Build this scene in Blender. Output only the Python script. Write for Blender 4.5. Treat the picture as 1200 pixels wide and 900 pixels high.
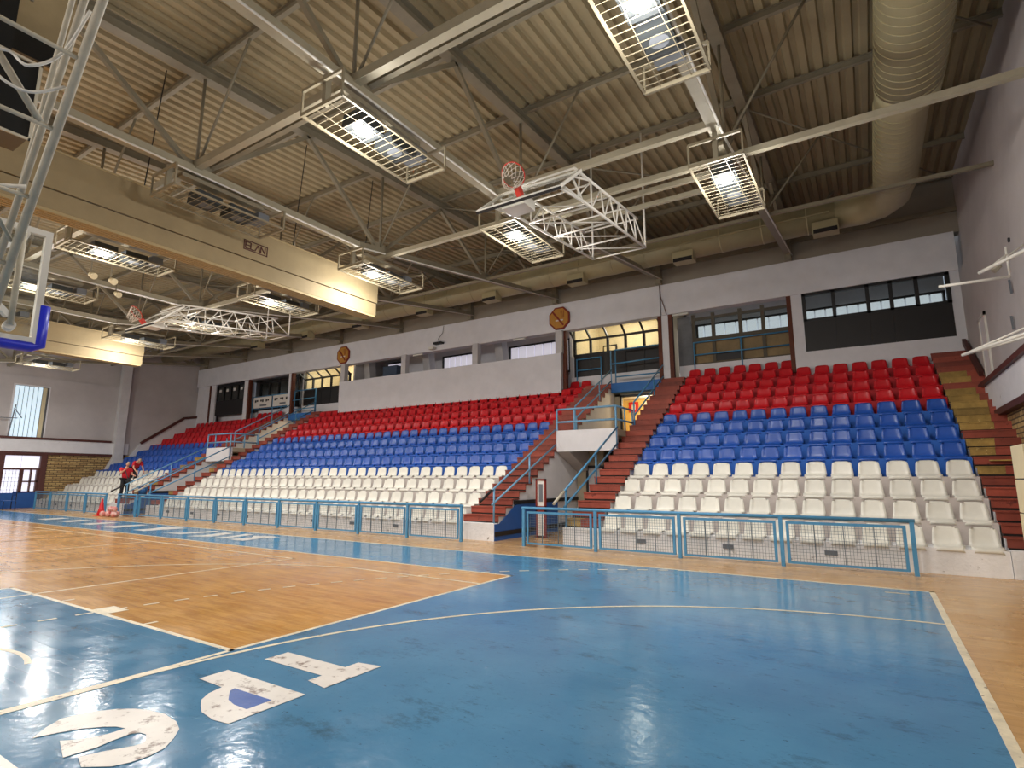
import bpy, math, random
from mathutils import Vector, Matrix
random.seed(7)
S = bpy.context.scene
for o in list(bpy.data.objects): bpy.data.objects.remove(o)
C = S.collection
PI = math.pi

# ---------------------------------------------------------------- camera
cam_d = bpy.data.cameras.new('camera'); cam = bpy.data.objects.new('camera', cam_d); C.objects.link(cam)
cam_d.sensor_width = 36; cam_d.lens = 655.18/1200*36; cam_d.clip_start = .05; cam_d.clip_end = 200
yaw, pit, rol = -.567148, .16796, .0016
fw = Vector((math.sin(yaw)*math.cos(pit), math.cos(yaw)*math.cos(pit), math.sin(pit)))
rt = Vector((math.cos(yaw), -math.sin(yaw), 0)); up = rt.cross(fw)
r2 = rt*math.cos(rol)+up*math.sin(rol); u2 = -rt*math.sin(rol)+up*math.cos(rol)
cam.matrix_world = Matrix(((r2.x, u2.x, -fw.x, 0), (r2.y, u2.y, -fw.y, 0), (r2.z, u2.z, -fw.z, 1.65), (0, 0, 0, 1)))
S.camera = cam

# ---------------------------------------------------------------- world, exposure
w = bpy.data.worlds.new('world'); S.world = w; w.use_nodes = True
w.node_tree.nodes['Background'].inputs[0].default_value = (.75, .85, 1, 1)
w.node_tree.nodes['Background'].inputs[1].default_value = 1.0
S.view_settings.view_transform = 'Standard'; S.view_settings.look = 'None'
S.view_settings.gamma = 1; S.view_settings.use_curve_mapping = False
S.view_settings.exposure = 0.38
LAMP_W = 85.0        # each floodlight of the hall
FILL_W = 125.0  # power of each fill point added under the lit cages

# ---------------------------------------------------------------- materials
def srgb(r, g, b):
    f = lambda c: (c/255/12.92) if c/255 <= .04045 else ((c/255+.055)/1.055)**2.4
    return (f(r), f(g), f(b), 1)
def mat(name, col, rough=.6, metal=0, var=.0, scale=4, bump=0, bscale=30, spec=.5, col2=None, spots=None, alpha=None, emis=None, estr=0, trans=0):
    m = bpy.data.materials.new(name); m.use_nodes = True
    nt = m.node_tree; b = nt.nodes['Principled BSDF']; L = nt.links
    b.inputs['Base Color'].default_value = col
    b.inputs['Roughness'].default_value = rough; b.inputs['Metallic'].default_value = metal
    b.inputs['Specular IOR Level'].default_value = spec
    if trans: b.inputs['Transmission Weight'].default_value = trans
    tc = nt.nodes.new('ShaderNodeTexCoord')
    if var > 0 or col2:
        n = nt.nodes.new('ShaderNodeTexNoise'); n.inputs['Scale'].default_value = scale; n.inputs['Detail'].default_value = 6
        n.inputs['Roughness'].default_value = .65
        L.new(tc.outputs['Object'], n.inputs['Vector'])
        r = nt.nodes.new('ShaderNodeValToRGB'); L.new(n.outputs['Fac'], r.inputs['Fac'])
        r.color_ramp.elements[0].position = .33; r.color_ramp.elements[1].position = .67
        c2 = col2 or tuple(max(0, c*(1-var)) for c in col[:3])+(1,)
        r.color_ramp.elements[0].color = c2; r.color_ramp.elements[1].color = tuple(min(1, c*(1+var*.5)) for c in col[:3])+(1,)
        src = r.outputs['Color']
        if spots:   # (colour, scale, threshold, softness)
            n2 = nt.nodes.new('ShaderNodeTexNoise'); n2.inputs['Scale'].default_value = spots[1]; n2.inputs['Detail'].default_value = 8
            n2.inputs['Roughness'].default_value = .7
            L.new(tc.outputs['Object'], n2.inputs['Vector'])
            r3 = nt.nodes.new('ShaderNodeValToRGB'); L.new(n2.outputs['Fac'], r3.inputs['Fac'])
            r3.color_ramp.elements[0].position = spots[2]; r3.color_ramp.elements[1].position = spots[2]+spots[3]
            mx = nt.nodes.new('ShaderNodeMix'); mx.data_type = 'RGBA'
            L.new(r3.outputs['Color'], mx.inputs[0]); L.new(src, mx.inputs[6]); mx.inputs[7].default_value = spots[0]
            src = mx.outputs[2]
        L.new(src, b.inputs['Base Color'])
    if bump:
        n = nt.nodes.new('ShaderNodeTexNoise'); n.inputs['Scale'].default_value = bscale; n.inputs['Detail'].default_value = 4
        L.new(tc.outputs['Object'], n.inputs['Vector'])
        bp = nt.nodes.new('ShaderNodeBump'); bp.inputs['Strength'].default_value = bump; bp.inputs['Distance'].default_value = .02
        L.new(n.outputs['Fac'], bp.inputs['Height']); L.new(bp.outputs['Normal'], b.inputs['Normal'])
    if emis:
        b.inputs['Emission Color'].default_value = emis; b.inputs['Emission Strength'].default_value = estr
    return m
def wood_floor(name, ca, cb, cc, rough, stretch=True):
    m = bpy.data.materials.new(name); m.use_nodes = True
    nt = m.node_tree; b = nt.nodes['Principled BSDF']; L = nt.links
    tc = nt.nodes.new('ShaderNodeTexCoord')
    br = nt.nodes.new('ShaderNodeTexBrick'); br.inputs['Scale'].default_value = 1
    br.inputs['Brick Width'].default_value = .5; br.inputs['Row Height'].default_value = .07; br.inputs['Mortar Size'].default_value = .0015
    br.inputs['Color1'].default_value = ca; br.inputs['Color2'].default_value = cb; br.inputs['Mortar'].default_value = tuple(c*.55 for c in ca[:3])+(1,)
    br.inputs['Bias'].default_value = -.1
    L.new(tc.outputs['Object'], br.inputs['Vector'])
    mp = nt.nodes.new('ShaderNodeMapping'); mp.inputs['Scale'].default_value = (1.2, 6, 1)
    L.new(tc.outputs['Object'], mp.inputs['Vector'])
    n = nt.nodes.new('ShaderNodeTexNoise'); n.inputs['Scale'].default_value = 1.2; n.inputs['Detail'].default_value = 8; n.inputs['Roughness'].default_value = .7
    L.new(mp.outputs['Vector'], n.inputs['Vector'])
    r = nt.nodes.new('ShaderNodeValToRGB'); r.color_ramp.elements[0].position = .42; r.color_ramp.elements[1].position = .75
    r.color_ramp.elements[0].color = (0, 0, 0, 1); r.color_ramp.elements[1].color = (.75, .75, .75, 1)
    L.new(n.outputs['Fac'], r.inputs['Fac'])
    mx = nt.nodes.new('ShaderNodeMix'); mx.data_type = 'RGBA'
    L.new(r.outputs['Color'], mx.inputs[0]); L.new(br.outputs['Color'], mx.inputs[6]); mx.inputs[7].default_value = cc
    L.new(mx.outputs[2], b.inputs['Base Color'])
    n3 = nt.nodes.new('ShaderNodeTexNoise'); n3.inputs['Scale'].default_value = 1.3; n3.inputs['Detail'].default_value = 5
    L.new(tc.outputs['Object'], n3.inputs['Vector'])
    mr = nt.nodes.new('ShaderNodeMapRange'); mr.inputs[1].default_value = .3; mr.inputs[2].default_value = .7
    mr.inputs[3].default_value = rough*.75; mr.inputs[4].default_value = rough*1.35
    L.new(n3.outputs['Fac'], mr.inputs[0]); L.new(mr.outputs[0], b.inputs['Roughness'])
    n4 = nt.nodes.new('ShaderNodeTexNoise'); n4.inputs['Scale'].default_value = 7; n4.inputs['Detail'].default_value = 3
    L.new(tc.outputs['Object'], n4.inputs['Vector'])
    bp = nt.nodes.new('ShaderNodeBump'); bp.inputs['Strength'].default_value = .12; bp.inputs['Distance'].default_value = .01
    L.new(n4.outputs['Fac'], bp.inputs['Height']); L.new(bp.outputs['Normal'], b.inputs['Normal'])
    return m
def court_paint(name, ca, cb, dirt, rough, chips=.0):
    m = bpy.data.materials.new(name); m.use_nodes = True
    nt = m.node_tree; b = nt.nodes['Principled BSDF']; L = nt.links
    b.inputs['Specular IOR Level'].default_value = .32
    tc = nt.nodes.new('ShaderNodeTexCoord')
    def noise(scale, detail, rgh, p0, p1, mapscale=None):
        n = nt.nodes.new('ShaderNodeTexNoise'); n.inputs['Scale'].default_value = scale; n.inputs['Detail'].default_value = detail
        n.inputs['Roughness'].default_value = rgh
        if mapscale:
            mp = nt.nodes.new('ShaderNodeMapping'); mp.inputs['Scale'].default_value = mapscale; mp.inputs['Rotation'].default_value = (0, 0, .5)
            L.new(tc.outputs['Object'], mp.inputs['Vector']); L.new(mp.outputs['Vector'], n.inputs['Vector'])
        else: L.new(tc.outputs['Object'], n.inputs['Vector'])
        r = nt.nodes.new('ShaderNodeMapRange'); r.inputs[1].default_value = p0; r.inputs[2].default_value = p1
        L.new(n.outputs['Fac'], r.inputs[0]); return r.outputs[0]
    def mix(f, a, c):
        x = nt.nodes.new('ShaderNodeMix'); x.data_type = 'RGBA'; L.new(f, x.inputs[0])
        if isinstance(a, tuple): x.inputs[6].default_value = a
        else: L.new(a, x.inputs[6])
        x.inputs[7].default_value = c; return x.outputs[2]
    c = mix(noise(.8, 6, .6, .3, .7), ca, cb)
    c = mix(noise(1.6, 10, .8, .54, .72, (1, 1.8, 1)), c, dirt)
    c = mix(noise(9, 7, .75, .62, .68, (1, 3.2, 1)), c, tuple(x*.5 for x in dirt[:3])+(1,))
    L.new(c, b.inputs['Base Color'])
    rr = noise(2.2, 6, .6, .3, .7)
    mr = nt.nodes.new('ShaderNodeMapRange'); mr.inputs[3].default_value = rough*.7; mr.inputs[4].default_value = rough*1.5
    L.new(rr, mr.inputs[0]); L.new(mr.outputs[0], b.inputs['Roughness'])
    n4 = nt.nodes.new('ShaderNodeTexNoise'); n4.inputs['Scale'].default_value = 11; n4.inputs['Detail'].default_value = 4
    L.new(tc.outputs['Object'], n4.inputs['Vector'])
    br = nt.nodes.new('ShaderNodeTexBrick'); br.inputs['Scale'].default_value = 1; br.inputs['Brick Width'].default_value = 1.2
    br.inputs['Row Height'].default_value = .14; br.inputs['Mortar Size'].default_value = .002
    L.new(tc.outputs['Object'], br.inputs['Vector'])
    ad = nt.nodes.new('ShaderNodeMath'); ad.operation = 'MULTIPLY_ADD'; ad.inputs[1].default_value = -.25
    L.new(br.outputs['Fac'], ad.inputs[0]); L.new(n4.outputs['Fac'], ad.inputs[2])
    bp = nt.nodes.new('ShaderNodeBump'); bp.inputs['Strength'].default_value = .22; bp.inputs['Distance'].default_value = .01
    L.new(ad.outputs[0], bp.inputs['Height']); L.new(bp.outputs['Normal'], b.inputs['Normal'])
    return m
def brick_mat(name):
    m = bpy.data.materials.new(name); m.use_nodes = True
    nt = m.node_tree; b = nt.nodes['Principled BSDF']; L = nt.links
    tc = nt.nodes.new('ShaderNodeTexCoord'); sp = nt.nodes.new('ShaderNodeSeparateXYZ'); cb = nt.nodes.new('ShaderNodeCombineXYZ')
    L.new(tc.outputs['Object'], sp.inputs[0]); L.new(sp.outputs['Y'], cb.inputs['X']); L.new(sp.outputs['Z'], cb.inputs['Y'])
    br = nt.nodes.new('ShaderNodeTexBrick'); br.inputs['Scale'].default_value = 1; br.inputs['Brick Width'].default_value = .36
    br.inputs['Row Height'].default_value = .115; br.inputs['Mortar Size'].default_value = .018
    br.inputs['Color1'].default_value = srgb(196, 168, 112); br.inputs['Color2'].default_value = srgb(150, 118, 76); br.inputs['Mortar'].default_value = srgb(84, 66, 46)
    L.new(cb.outputs[0], br.inputs['Vector']); L.new(br.outputs['Color'], b.inputs['Base Color'])
    bp = nt.nodes.new('ShaderNodeBump'); bp.inputs['Strength'].default_value = .5; bp.invert = True; L.new(br.outputs['Fac'], bp.inputs['Height']); L.new(bp.outputs['Normal'], b.inputs['Normal'])
    b.inputs['Roughness'].default_value = .85
    return m
def glass_mat(name, tint=(1, 1, 1, 1), op=.12, rough=.02):
    m = bpy.data.materials.new(name); m.use_nodes = True
    nt = m.node_tree; L = nt.links; nt.nodes.clear()
    o = nt.nodes.new('ShaderNodeOutputMaterial'); t = nt.nodes.new('ShaderNodeBsdfTransparent'); t.inputs[0].default_value = tint
    g = nt.nodes.new('ShaderNodeBsdfGlossy'); g.inputs['Roughness'].default_value = rough
    d = nt.nodes.new('ShaderNodeBsdfDiffuse'); d.inputs[0].default_value = (.5, .5, .48, 1)
    f = nt.nodes.new('ShaderNodeFresnel'); f.inputs[0].default_value = 1.5
    n = nt.nodes.new('ShaderNodeTexNoise'); n.inputs['Scale'].default_value = 6; n.inputs['Detail'].default_value = 8
    mr = nt.nodes.new('ShaderNodeMapRange'); mr.inputs[1].default_value = .5; mr.inputs[2].default_value = .8; mr.inputs[4].default_value = op
    L.new(n.outputs['Fac'], mr.inputs[0])
    m1 = nt.nodes.new('ShaderNodeMixShader'); m2 = nt.nodes.new('ShaderNodeMixShader')
    L.new(mr.outputs[0], m1.inputs[0]); L.new(t.outputs[0], m1.inputs[1]); L.new(d.outputs[0], m1.inputs[2])
    ge = nt.nodes.new('ShaderNodeNewGeometry'); sb = nt.nodes.new('ShaderNodeMath'); sb.operation = 'SUBTRACT'; sb.inputs[0].default_value = 1; sb.use_clamp = True
    mu = nt.nodes.new('ShaderNodeMath'); mu.operation = 'MULTIPLY'; L.new(ge.outputs['Backfacing'], sb.inputs[1]); L.new(sb.outputs[0], mu.inputs[0]); L.new(f.outputs[0], mu.inputs[1])
    L.new(mu.outputs[0], m2.inputs[0]); L.new(m1.outputs[0], m2.inputs[1]); L.new(g.outputs[0], m2.inputs[2])
    L.new(m2.outputs[0], o.inputs[0]); return m

M = {}
M['wood'] = wood_floor('maple_strip_floor', srgb(212, 160, 84), srgb(198, 142, 66), srgb(138, 88, 38), .19)
M['wood_out'] = wood_floor('outer_strip_floor', srgb(206, 166, 112), srgb(192, 150, 96), srgb(150, 112, 76), .24)
M['bluep'] = court_paint('blue_court_paint', srgb(84, 138, 174), srgb(68, 120, 158), srgb(50, 80, 98), .14)
M['line'] = mat('white_court_line', srgb(226, 214, 186), .35, var=.25, scale=6, spots=(srgb(120, 100, 80), 14, .6, .05))
M['letter'] = mat('white_court_letter', srgb(226, 220, 212), .3, var=.08, scale=4, spots=(srgb(122, 100, 86), 7, .55, .08), bump=.1, bscale=8)
M['letter_blue'] = court_paint('deep_blue_letter_counter', srgb(30, 84, 168), srgb(26, 74, 150), srgb(24, 52, 100), .3)
M['wallw'] = mat('white_wall_plaster', srgb(226, 226, 230), .9, var=.06, scale=1.5, bump=.15, bscale=60)
M['walls'] = mat('grey_side_wall_plaster', srgb(190, 184, 182), .9, var=.09, scale=.8, bump=.15, bscale=50)
M['parapet'] = mat('white_parapet', srgb(222, 220, 222), .85, var=.06, scale=2, spots=(srgb(150, 132, 118), 3, .64, .1))
M['upper'] = mat('upper_wall_taupe', srgb(148, 140, 126), .9, var=.08, scale=1)
M['deck'] = mat('corrugated_roof_deck', srgb(160, 146, 114), .6, var=.1, scale=.7, spec=.3)
M['steel'] = mat('painted_roof_steel', srgb(138, 130, 110), .55, var=.12, scale=3, spec=.4)
M['steel2'] = mat('painted_light_steel', srgb(166, 158, 136), .5, var=.1, scale=3)
M['cage'] = mat('cream_cage_steel', srgb(146, 136, 112), .5, var=.05, scale=5)
M['duct'] = mat('cream_duct', srgb(172, 162, 126), .4, var=.1, scale=1.4, spec=.5)
M['canvas'] = mat('beige_curtain_canvas', srgb(160, 142, 106), .7, var=.12, scale=1.2, bump=.4, bscale=3)
M['canvas2'] = mat('beige_curtain_underside', srgb(180, 160, 118), .7, var=.05)
M['red_step'] = mat('red_brown_step_board', srgb(150, 68, 50), .6, var=.22, scale=2.5, spots=(srgb(112, 46, 34), 6, .6, .05))
M['worn_step'] = mat('worn_yellow_step_board', srgb(158, 128, 66), .75, var=.3, scale=4, spots=(srgb(196, 168, 104), 9, .62, .03))
M['seat_w'] = mat('white_plastic_seat', srgb(230, 227, 216), .32, var=.04, scale=9)
M['seat_b'] = mat('blue_plastic_seat', srgb(34, 84, 176), .3, var=.08, scale=9)
M['seat_r'] = mat('red_plastic_seat', srgb(204, 20, 34), .3, var=.08, scale=9)
M['tier_w'] = mat('white_painted_tier', srgb(206, 196, 190), .8, var=.1, scale=3, spots=(srgb(150, 140, 134), 5, .63, .08))
M['tier_b'] = mat('blue_painted_tier', srgb(36, 98, 188), .7, var=.12, scale=3)
M['tier_r'] = mat('red_painted_tier', srgb(178, 18, 30), .7, var=.14, scale=3)
M['front'] = mat('whitewashed_front_wall', srgb(240, 240, 242), .8, var=.1, scale=2.5, bump=.3, bscale=20, spots=(srgb(150, 146, 142), 4, .62, .06))
M['blue_metal'] = mat('blue_painted_rail', srgb(78, 146, 190), .45, var=.12, scale=5)
M['blue_light'] = mat('pale_blue_painted_rail', srgb(116, 166, 200), .45, var=.15, scale=5)
M['wire'] = mat('grey_blue_wire', srgb(92, 108, 120), .5)
M['dado'] = mat('blue_dado_paint', srgb(30, 84, 158), .5, var=.1, scale=3)
M['blueb'] = mat('blue_painted_beam', srgb(38, 104, 176), .6, var=.08)
M['black'] = mat('black_panel', srgb(24, 20, 20), .5, var=.2, scale=2)
M['dframe'] = mat('dark_window_frame', srgb(26, 26, 28), .5)
M['bframe'] = mat('olive_window_frame', srgb(84, 76, 60), .6)
M['rust'] = mat('rust_brown_column', srgb(98, 48, 28), .7, var=.25, scale=4)
M['brail'] = mat('dark_wood_handrail', srgb(84, 44, 38), .55, var=.2, scale=4)
M['concrete'] = mat('pale_grey_concrete', srgb(204, 202, 202), .85, var=.08, scale=2)
M['curt'] = mat('grey_drape', srgb(120, 122, 126), .7, var=.2, scale=3)
M['paper'] = mat('brown_paper_panel', srgb(142, 122, 86), .7, var=.3, scale=1.5, bump=.4, bscale=4)
M['brick'] = brick_mat('tan_brick')
M['cream'] = mat('cream_paint', srgb(222, 208, 170), .5, var=.04)
M['yellow'] = mat('yellow_room_wall', srgb(226, 196, 124), .8, var=.05)
M['warm'] = mat('warm_room_wall', srgb(226, 208, 172), .8, var=.04)
M['glass'] = glass_mat('window_glass', (.82, .86, .86, 1), .06)
M['bglass'] = glass_mat('backboard_glass', (.93, .95, .93, 1), .55, .03)
M['whitem'] = mat('white_painted_metal', srgb(222, 218, 208), .4)
M['greym'] = mat('grey_painted_metal', srgb(186, 178, 158), .6, var=.15, scale=8)
M['pad'] = mat('royal_blue_padding', srgb(32, 44, 190), .35)
M['redrim'] = mat('orange_red_rim', srgb(206, 60, 46), .4)
M['net'] = mat('white_cord_net', srgb(226, 214, 200), .8)
M['screen'] = mat('black_scoreboard', srgb(26, 28, 30), .28, var=.2, scale=2)
M['flood'] = mat('grey_floodlight_housing', srgb(62, 66, 68), .5, metal=.2)
M['lamp'] = mat('floodlight_lens', (1, 1, 1, 1), .5, emis=(1, .93, .78, 1), estr=14)
M['tube_lamp'] = mat('white_lamp_tube', srgb(220, 220, 210), .4)
M['day'] = mat('daylit_channel_glass', srgb(200, 215, 225), .4, emis=(.60, .76, .86, 1), estr=.62)
M['dayw'] = mat('daylit_window_pane', srgb(220, 220, 230), .4, emis=(.86, .86, 1, 1), estr=.72)
M['dayl'] = mat('daylit_gallery_pane', srgb(220, 220, 230), .4, emis=(.80, .76, .86, 1), estr=.38)
M['dayg'] = mat('daylit_blind_pane', srgb(200, 205, 210), .4, emis=(.72, .76, .80, 1), estr=.60)
M['sign_o'] = mat('orange_sign', srgb(192, 136, 52), .5, var=.12, scale=3)
M['sign_r'] = mat('dark_red_sign_paint', srgb(128, 34, 20), .5)
M['sign_w'] = mat('white_sign_paint', srgb(226, 222, 214), .5)
M['sign_red'] = mat('red_sign_paint', srgb(206, 40, 44), .5)
M['darkred'] = mat('maroon_text', srgb(74, 20, 22), .6)
M['skin'] = mat('skin', srgb(206, 150, 124), .5)
M['hair'] = mat('grey_hair', srgb(176, 150, 120), .7, var=.2, scale=20)
M['shirt'] = mat('red_shirt', srgb(196, 26, 44), .8, var=.1, scale=8)
M['trous'] = mat('black_trousers', srgb(22, 22, 28), .8)
M['shoe'] = mat('dark_shoe', srgb(30, 28, 30), .6)
M['cone'] = mat('red_cone', srgb(214, 34, 44), .45)
M['ballr'] = mat('red_white_ball', srgb(196, 50, 46), .5, col2=srgb(226, 200, 190), scale=7)
M['bucket'] = mat('blue_bucket', srgb(30, 90, 150), .4)
M['bag'] = mat('beige_bag', srgb(170, 144, 108), .8)
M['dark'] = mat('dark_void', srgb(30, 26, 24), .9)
M['tancon'] = mat('tan_stair_wall', srgb(176, 164, 140), .85, var=.08, scale=2)
M['vent'] = mat('grey_vent', srgb(108, 112, 118), .6)

for nm in ('red_step', 'worn_step', 'seat_w', 'seat_b', 'seat_r', 'tier_w'):
    nt = M[nm].node_tree; bs = nt.nodes['Principled BSDF']; lk = bs.inputs['Base Color'].links[0]; srcs = lk.from_socket
    oi = nt.nodes.new('ShaderNodeObjectInfo'); mr = nt.nodes.new('ShaderNodeMapRange'); hs = nt.nodes.new('ShaderNodeHueSaturation')
    a_ = .28 if 'step' in nm else .07
    mr.inputs[3].default_value = 1-a_; mr.inputs[4].default_value = 1+a_
    nt.links.new(oi.outputs['Random'], mr.inputs[0]); nt.links.new(mr.outputs[0], hs.inputs['Value']); nt.links.new(srcs, hs.inputs['Color']); nt.links.new(hs.outputs[0], bs.inputs['Base Color'])
# ---------------------------------------------------------------- mesh helpers
def curvy(pts, n=6):
    P = [Vector(p) for p in pts]; P = [P[0]]+P+[P[-1]]; out = []
    for i in range(1, len(P)-2):
        for k in range(n):
            t = k/n; a, b, c, d = P[i-1:i+3]
            out.append(.5*((2*b)+(c-a)*t+(2*a-5*b+4*c-d)*t*t+(3*b-a-3*c+d)*t**3))
    out.append(P[-2]); return out
class MB:
    def __init__(s): s.v = []; s.f = []
    def box(s, x0, x1, y0, y1, z0, z1):
        x0, x1 = min(x0, x1), max(x0, x1); y0, y1 = min(y0, y1), max(y0, y1); z0, z1 = min(z0, z1), max(z0, z1)
        n = len(s.v)
        s.v += [(x, y, z) for z in (z0, z1) for (x, y) in ((x0, y0), (x1, y0), (x1, y1), (x0, y1))]
        s.f += [(n, n+3, n+2, n+1), (n+4, n+5, n+6, n+7), (n, n+1, n+5, n+4), (n+1, n+2, n+6, n+5), (n+2, n+3, n+7, n+6), (n+3, n, n+4, n+7)]
        return s
    def ring(s, c, a, b, r, n): return [tuple(c+a*(r*math.cos(2*PI*i/n))+b*(r*math.sin(2*PI*i/n))) for i in range(n)]
    def tube(s, p, q, r, n=8, r2=None):
        p, q = Vector(p), Vector(q); d = (q-p).normalized()
        a = d.cross(Vector((0, 0, 1)) if abs(d.z) < .9 else Vector((1, 0, 0))).normalized(); b = d.cross(a)
        k = len(s.v); s.v += s.ring(p, a, b, r, n)+s.ring(q, a, b, r if r2 is None else r2, n)
        for i in range(n):
            j = (i+1) % n; s.f.append((k+i, k+j, k+n+j, k+n+i))
        s.f.append(tuple(k+i for i in range(n))[::-1]); s.f.append(tuple(k+n+i for i in range(n)))
        return s
    def path(s, pts, r, n=8, closed=False):
        pts = [Vector(p) for p in pts]; k0 = len(s.v); N = len(pts); prev = None
        for i, p in enumerate(pts):
            if closed: d = (pts[(i+1) % N]-pts[i-1]).normalized()
            else: d = (pts[min(i+1, N-1)]-pts[max(i-1, 0)]).normalized()
            if prev is None:
                a = d.cross(Vector((0, 0, 1)) if abs(d.z) < .9 else Vector((1, 0, 0))).normalized()
            else: a = (prev-d*prev.dot(d)).normalized()
            prev = a; rr = r[i] if isinstance(r, (list, tuple)) else r
            s.v += s.ring(p, a, d.cross(a), rr, n)
        for i in range(N if closed else N-1):
            for j in range(n):
                a, b = k0+i*n, k0+((i+1) % N)*n
                s.f.append((a+j, a+(j+1) % n, b+(j+1) % n, b+j))
        if not closed:
            s.f.append(tuple(k0+i for i in range(n))[::-1]); s.f.append(tuple(k0+(N-1)*n+i for i in range(n)))
        return s
    def bar(s, p, q, w, h, upv=(0, 0, 1)):
        p, q = Vector(p), Vector(q); d = (q-p).normalized(); u = Vector(upv)
        a = d.cross(u)
        if a.length < 1e-4: a = d.cross(Vector((1, 0, 0)))
        a.normalize(); b = a.cross(d)
        n = len(s.v)
        for c in (p, q): s.v += [tuple(c+a*(sx*w/2)+b*(sz*h/2)) for sx, sz in ((-1, -1), (1, -1), (1, 1), (-1, 1))]
        s.f += [(n, n+1, n+2, n+3), (n+7, n+6, n+5, n+4), (n, n+4, n+5, n+1), (n+1, n+5, n+6, n+2), (n+2, n+6, n+7, n+3), (n+3, n+7, n+4, n)]
        return s
    def ibeam(s, p, q, w, h, t=.015):
        p, q = Vector(p), Vector(q); d = (q-p).normalized(); a = d.cross(Vector((0, 0, 1))).normalized(); b = a.cross(d)
        s.bar(p+b*(h/2-t/2), q+b*(h/2-t/2), w, t); s.bar(p-b*(h/2-t/2), q-b*(h/2-t/2), w, t); s.bar(p, q, t*.8, h-2*t); return s
    def prism(s, poly, ax, a, b):
        n = len(s.v); m = len(poly)
        def P(u, v, t): return {'x': (t, u, v), 'y': (u, t, v), 'z': (u, v, t)}[ax]
        s.v += [P(u, v, a) for u, v in poly]+[P(u, v, b) for u, v in poly]
        s.f.append(tuple(range(n, n+m))); s.f.append(tuple(range(n+m, n+2*m))[::-1])
        for i in range(m):
            j = (i+1) % m; s.f.append((n+j, n+i, n+m+i, n+m+j))
        return s
    def lathe(s, prof, c=(0, 0, 0), n=16):
        k = len(s.v); m = len(prof)
        for r, z in prof:
            s.v += [(c[0]+r*math.cos(2*PI*i/n), c[1]+r*math.sin(2*PI*i/n), c[2]+z) for i in range(n)]
        for j in range(m-1):
            for i in range(n):
                s.f.append((k+j*n+i, k+j*n+(i+1) % n, k+(j+1)*n+(i+1) % n, k+(j+1)*n+i))
        s.f.append(tuple(range(k, k+n))[::-1]); s.f.append(tuple(range(k+(m-1)*n, k+m*n))); return s
    def build(s, name, m, parent=None, smooth=False, kind=None):
        off = Vector((0, 0, 0)); p = parent
        while p is not None: off += p.location; p = p.parent
        me = bpy.data.meshes.new(name); me.from_pydata([tuple(Vector(v)-off) for v in s.v], [], s.f); me.update()
        me.materials.append(m)
        import bmesh
        bm = bmesh.new(); bm.from_mesh(me); bmesh.ops.recalc_face_normals(bm, faces=bm.faces); bm.to_mesh(me); bm.free()
        if smooth and name in ('power_cable', 'cable'): pass
        if smooth:
            for pl in me.polygons: pl.use_smooth = len(pl.vertices) <= 4
        o = bpy.data.objects.new(name, me); C.objects.link(o)
        if parent is not None: o.parent = parent
        if kind: o['kind'] = kind
        return o
def tag(o, label, cat, group=None, kind=None):
    o['label'] = label; o['category'] = cat
    if group: o['group'] = group
    if kind: o['kind'] = kind
    return o
def thing(name, label, cat, loc=(0, 0, 0), group=None, kind=None):
    o = bpy.data.objects.new(name, None); C.objects.link(o); o.location = loc; o.empty_display_size = .2
    return tag(o, label, cat, group, kind)
def struct(name, mb, m, label, cat='structure', parent=None, smooth=False):
    o = mb.build(name, m, parent, smooth)
    if parent is None: tag(o, label, cat, kind='structure')
    return o
def dup(root, loc, label=None, group=None, rz=None):
    r = root.copy(); C.objects.link(r); r.location = loc
    if rz is not None: r.rotation_euler.z = rz
    if label: r['label'] = label
    if group: r['group'] = group
    for ch in list(root.children):
        c = ch.copy(); C.objects.link(c); c.parent = r
        for g in list(ch.children):
            d = g.copy(); C.objects.link(d); d.parent = c
    return r
ORD = ['', 'first', 'second', 'third', 'fourth', 'fifth', 'sixth', 'seventh', 'eighth', 'ninth', 'tenth', 'eleventh', 'twelfth', 'thirteenth', 'fourteenth', 'fifteenth', 'sixteenth', 'seventeenth', 'eighteenth', 'nineteenth', 'twentieth', 'twenty-first', 'twenty-second', 'twenty-third', 'twenty-fourth', 'twenty-fifth', 'twenty-sixth', 'twenty-seventh', 'twenty-eighth', 'twenty-ninth', 'thirtieth', 'thirty-first']

# ================================================================ SETTING
XR, XRU, XL, YB, YF = 2.8, 2.95, -40.3, -11.5, 26.2
def roof(y): return 10.75+.05*(y-12.5)       # underside of the deck
struct('floor', MB().box(-41, 6, YB-.5, 27, -.2, 0), M['wood_out'], 'varnished strip wood sports floor around the court', 'floor')
CY = .97
mk = thing('court_marking', 'painted markings and lettering laid on the wooden court floor', 'marking', (0, 0, 0), kind='structure')
def quad(mb, x0, x1, y0, y1, z): mb.box(x0, x1, y0, y1, z-.0015, z); return mb
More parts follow.
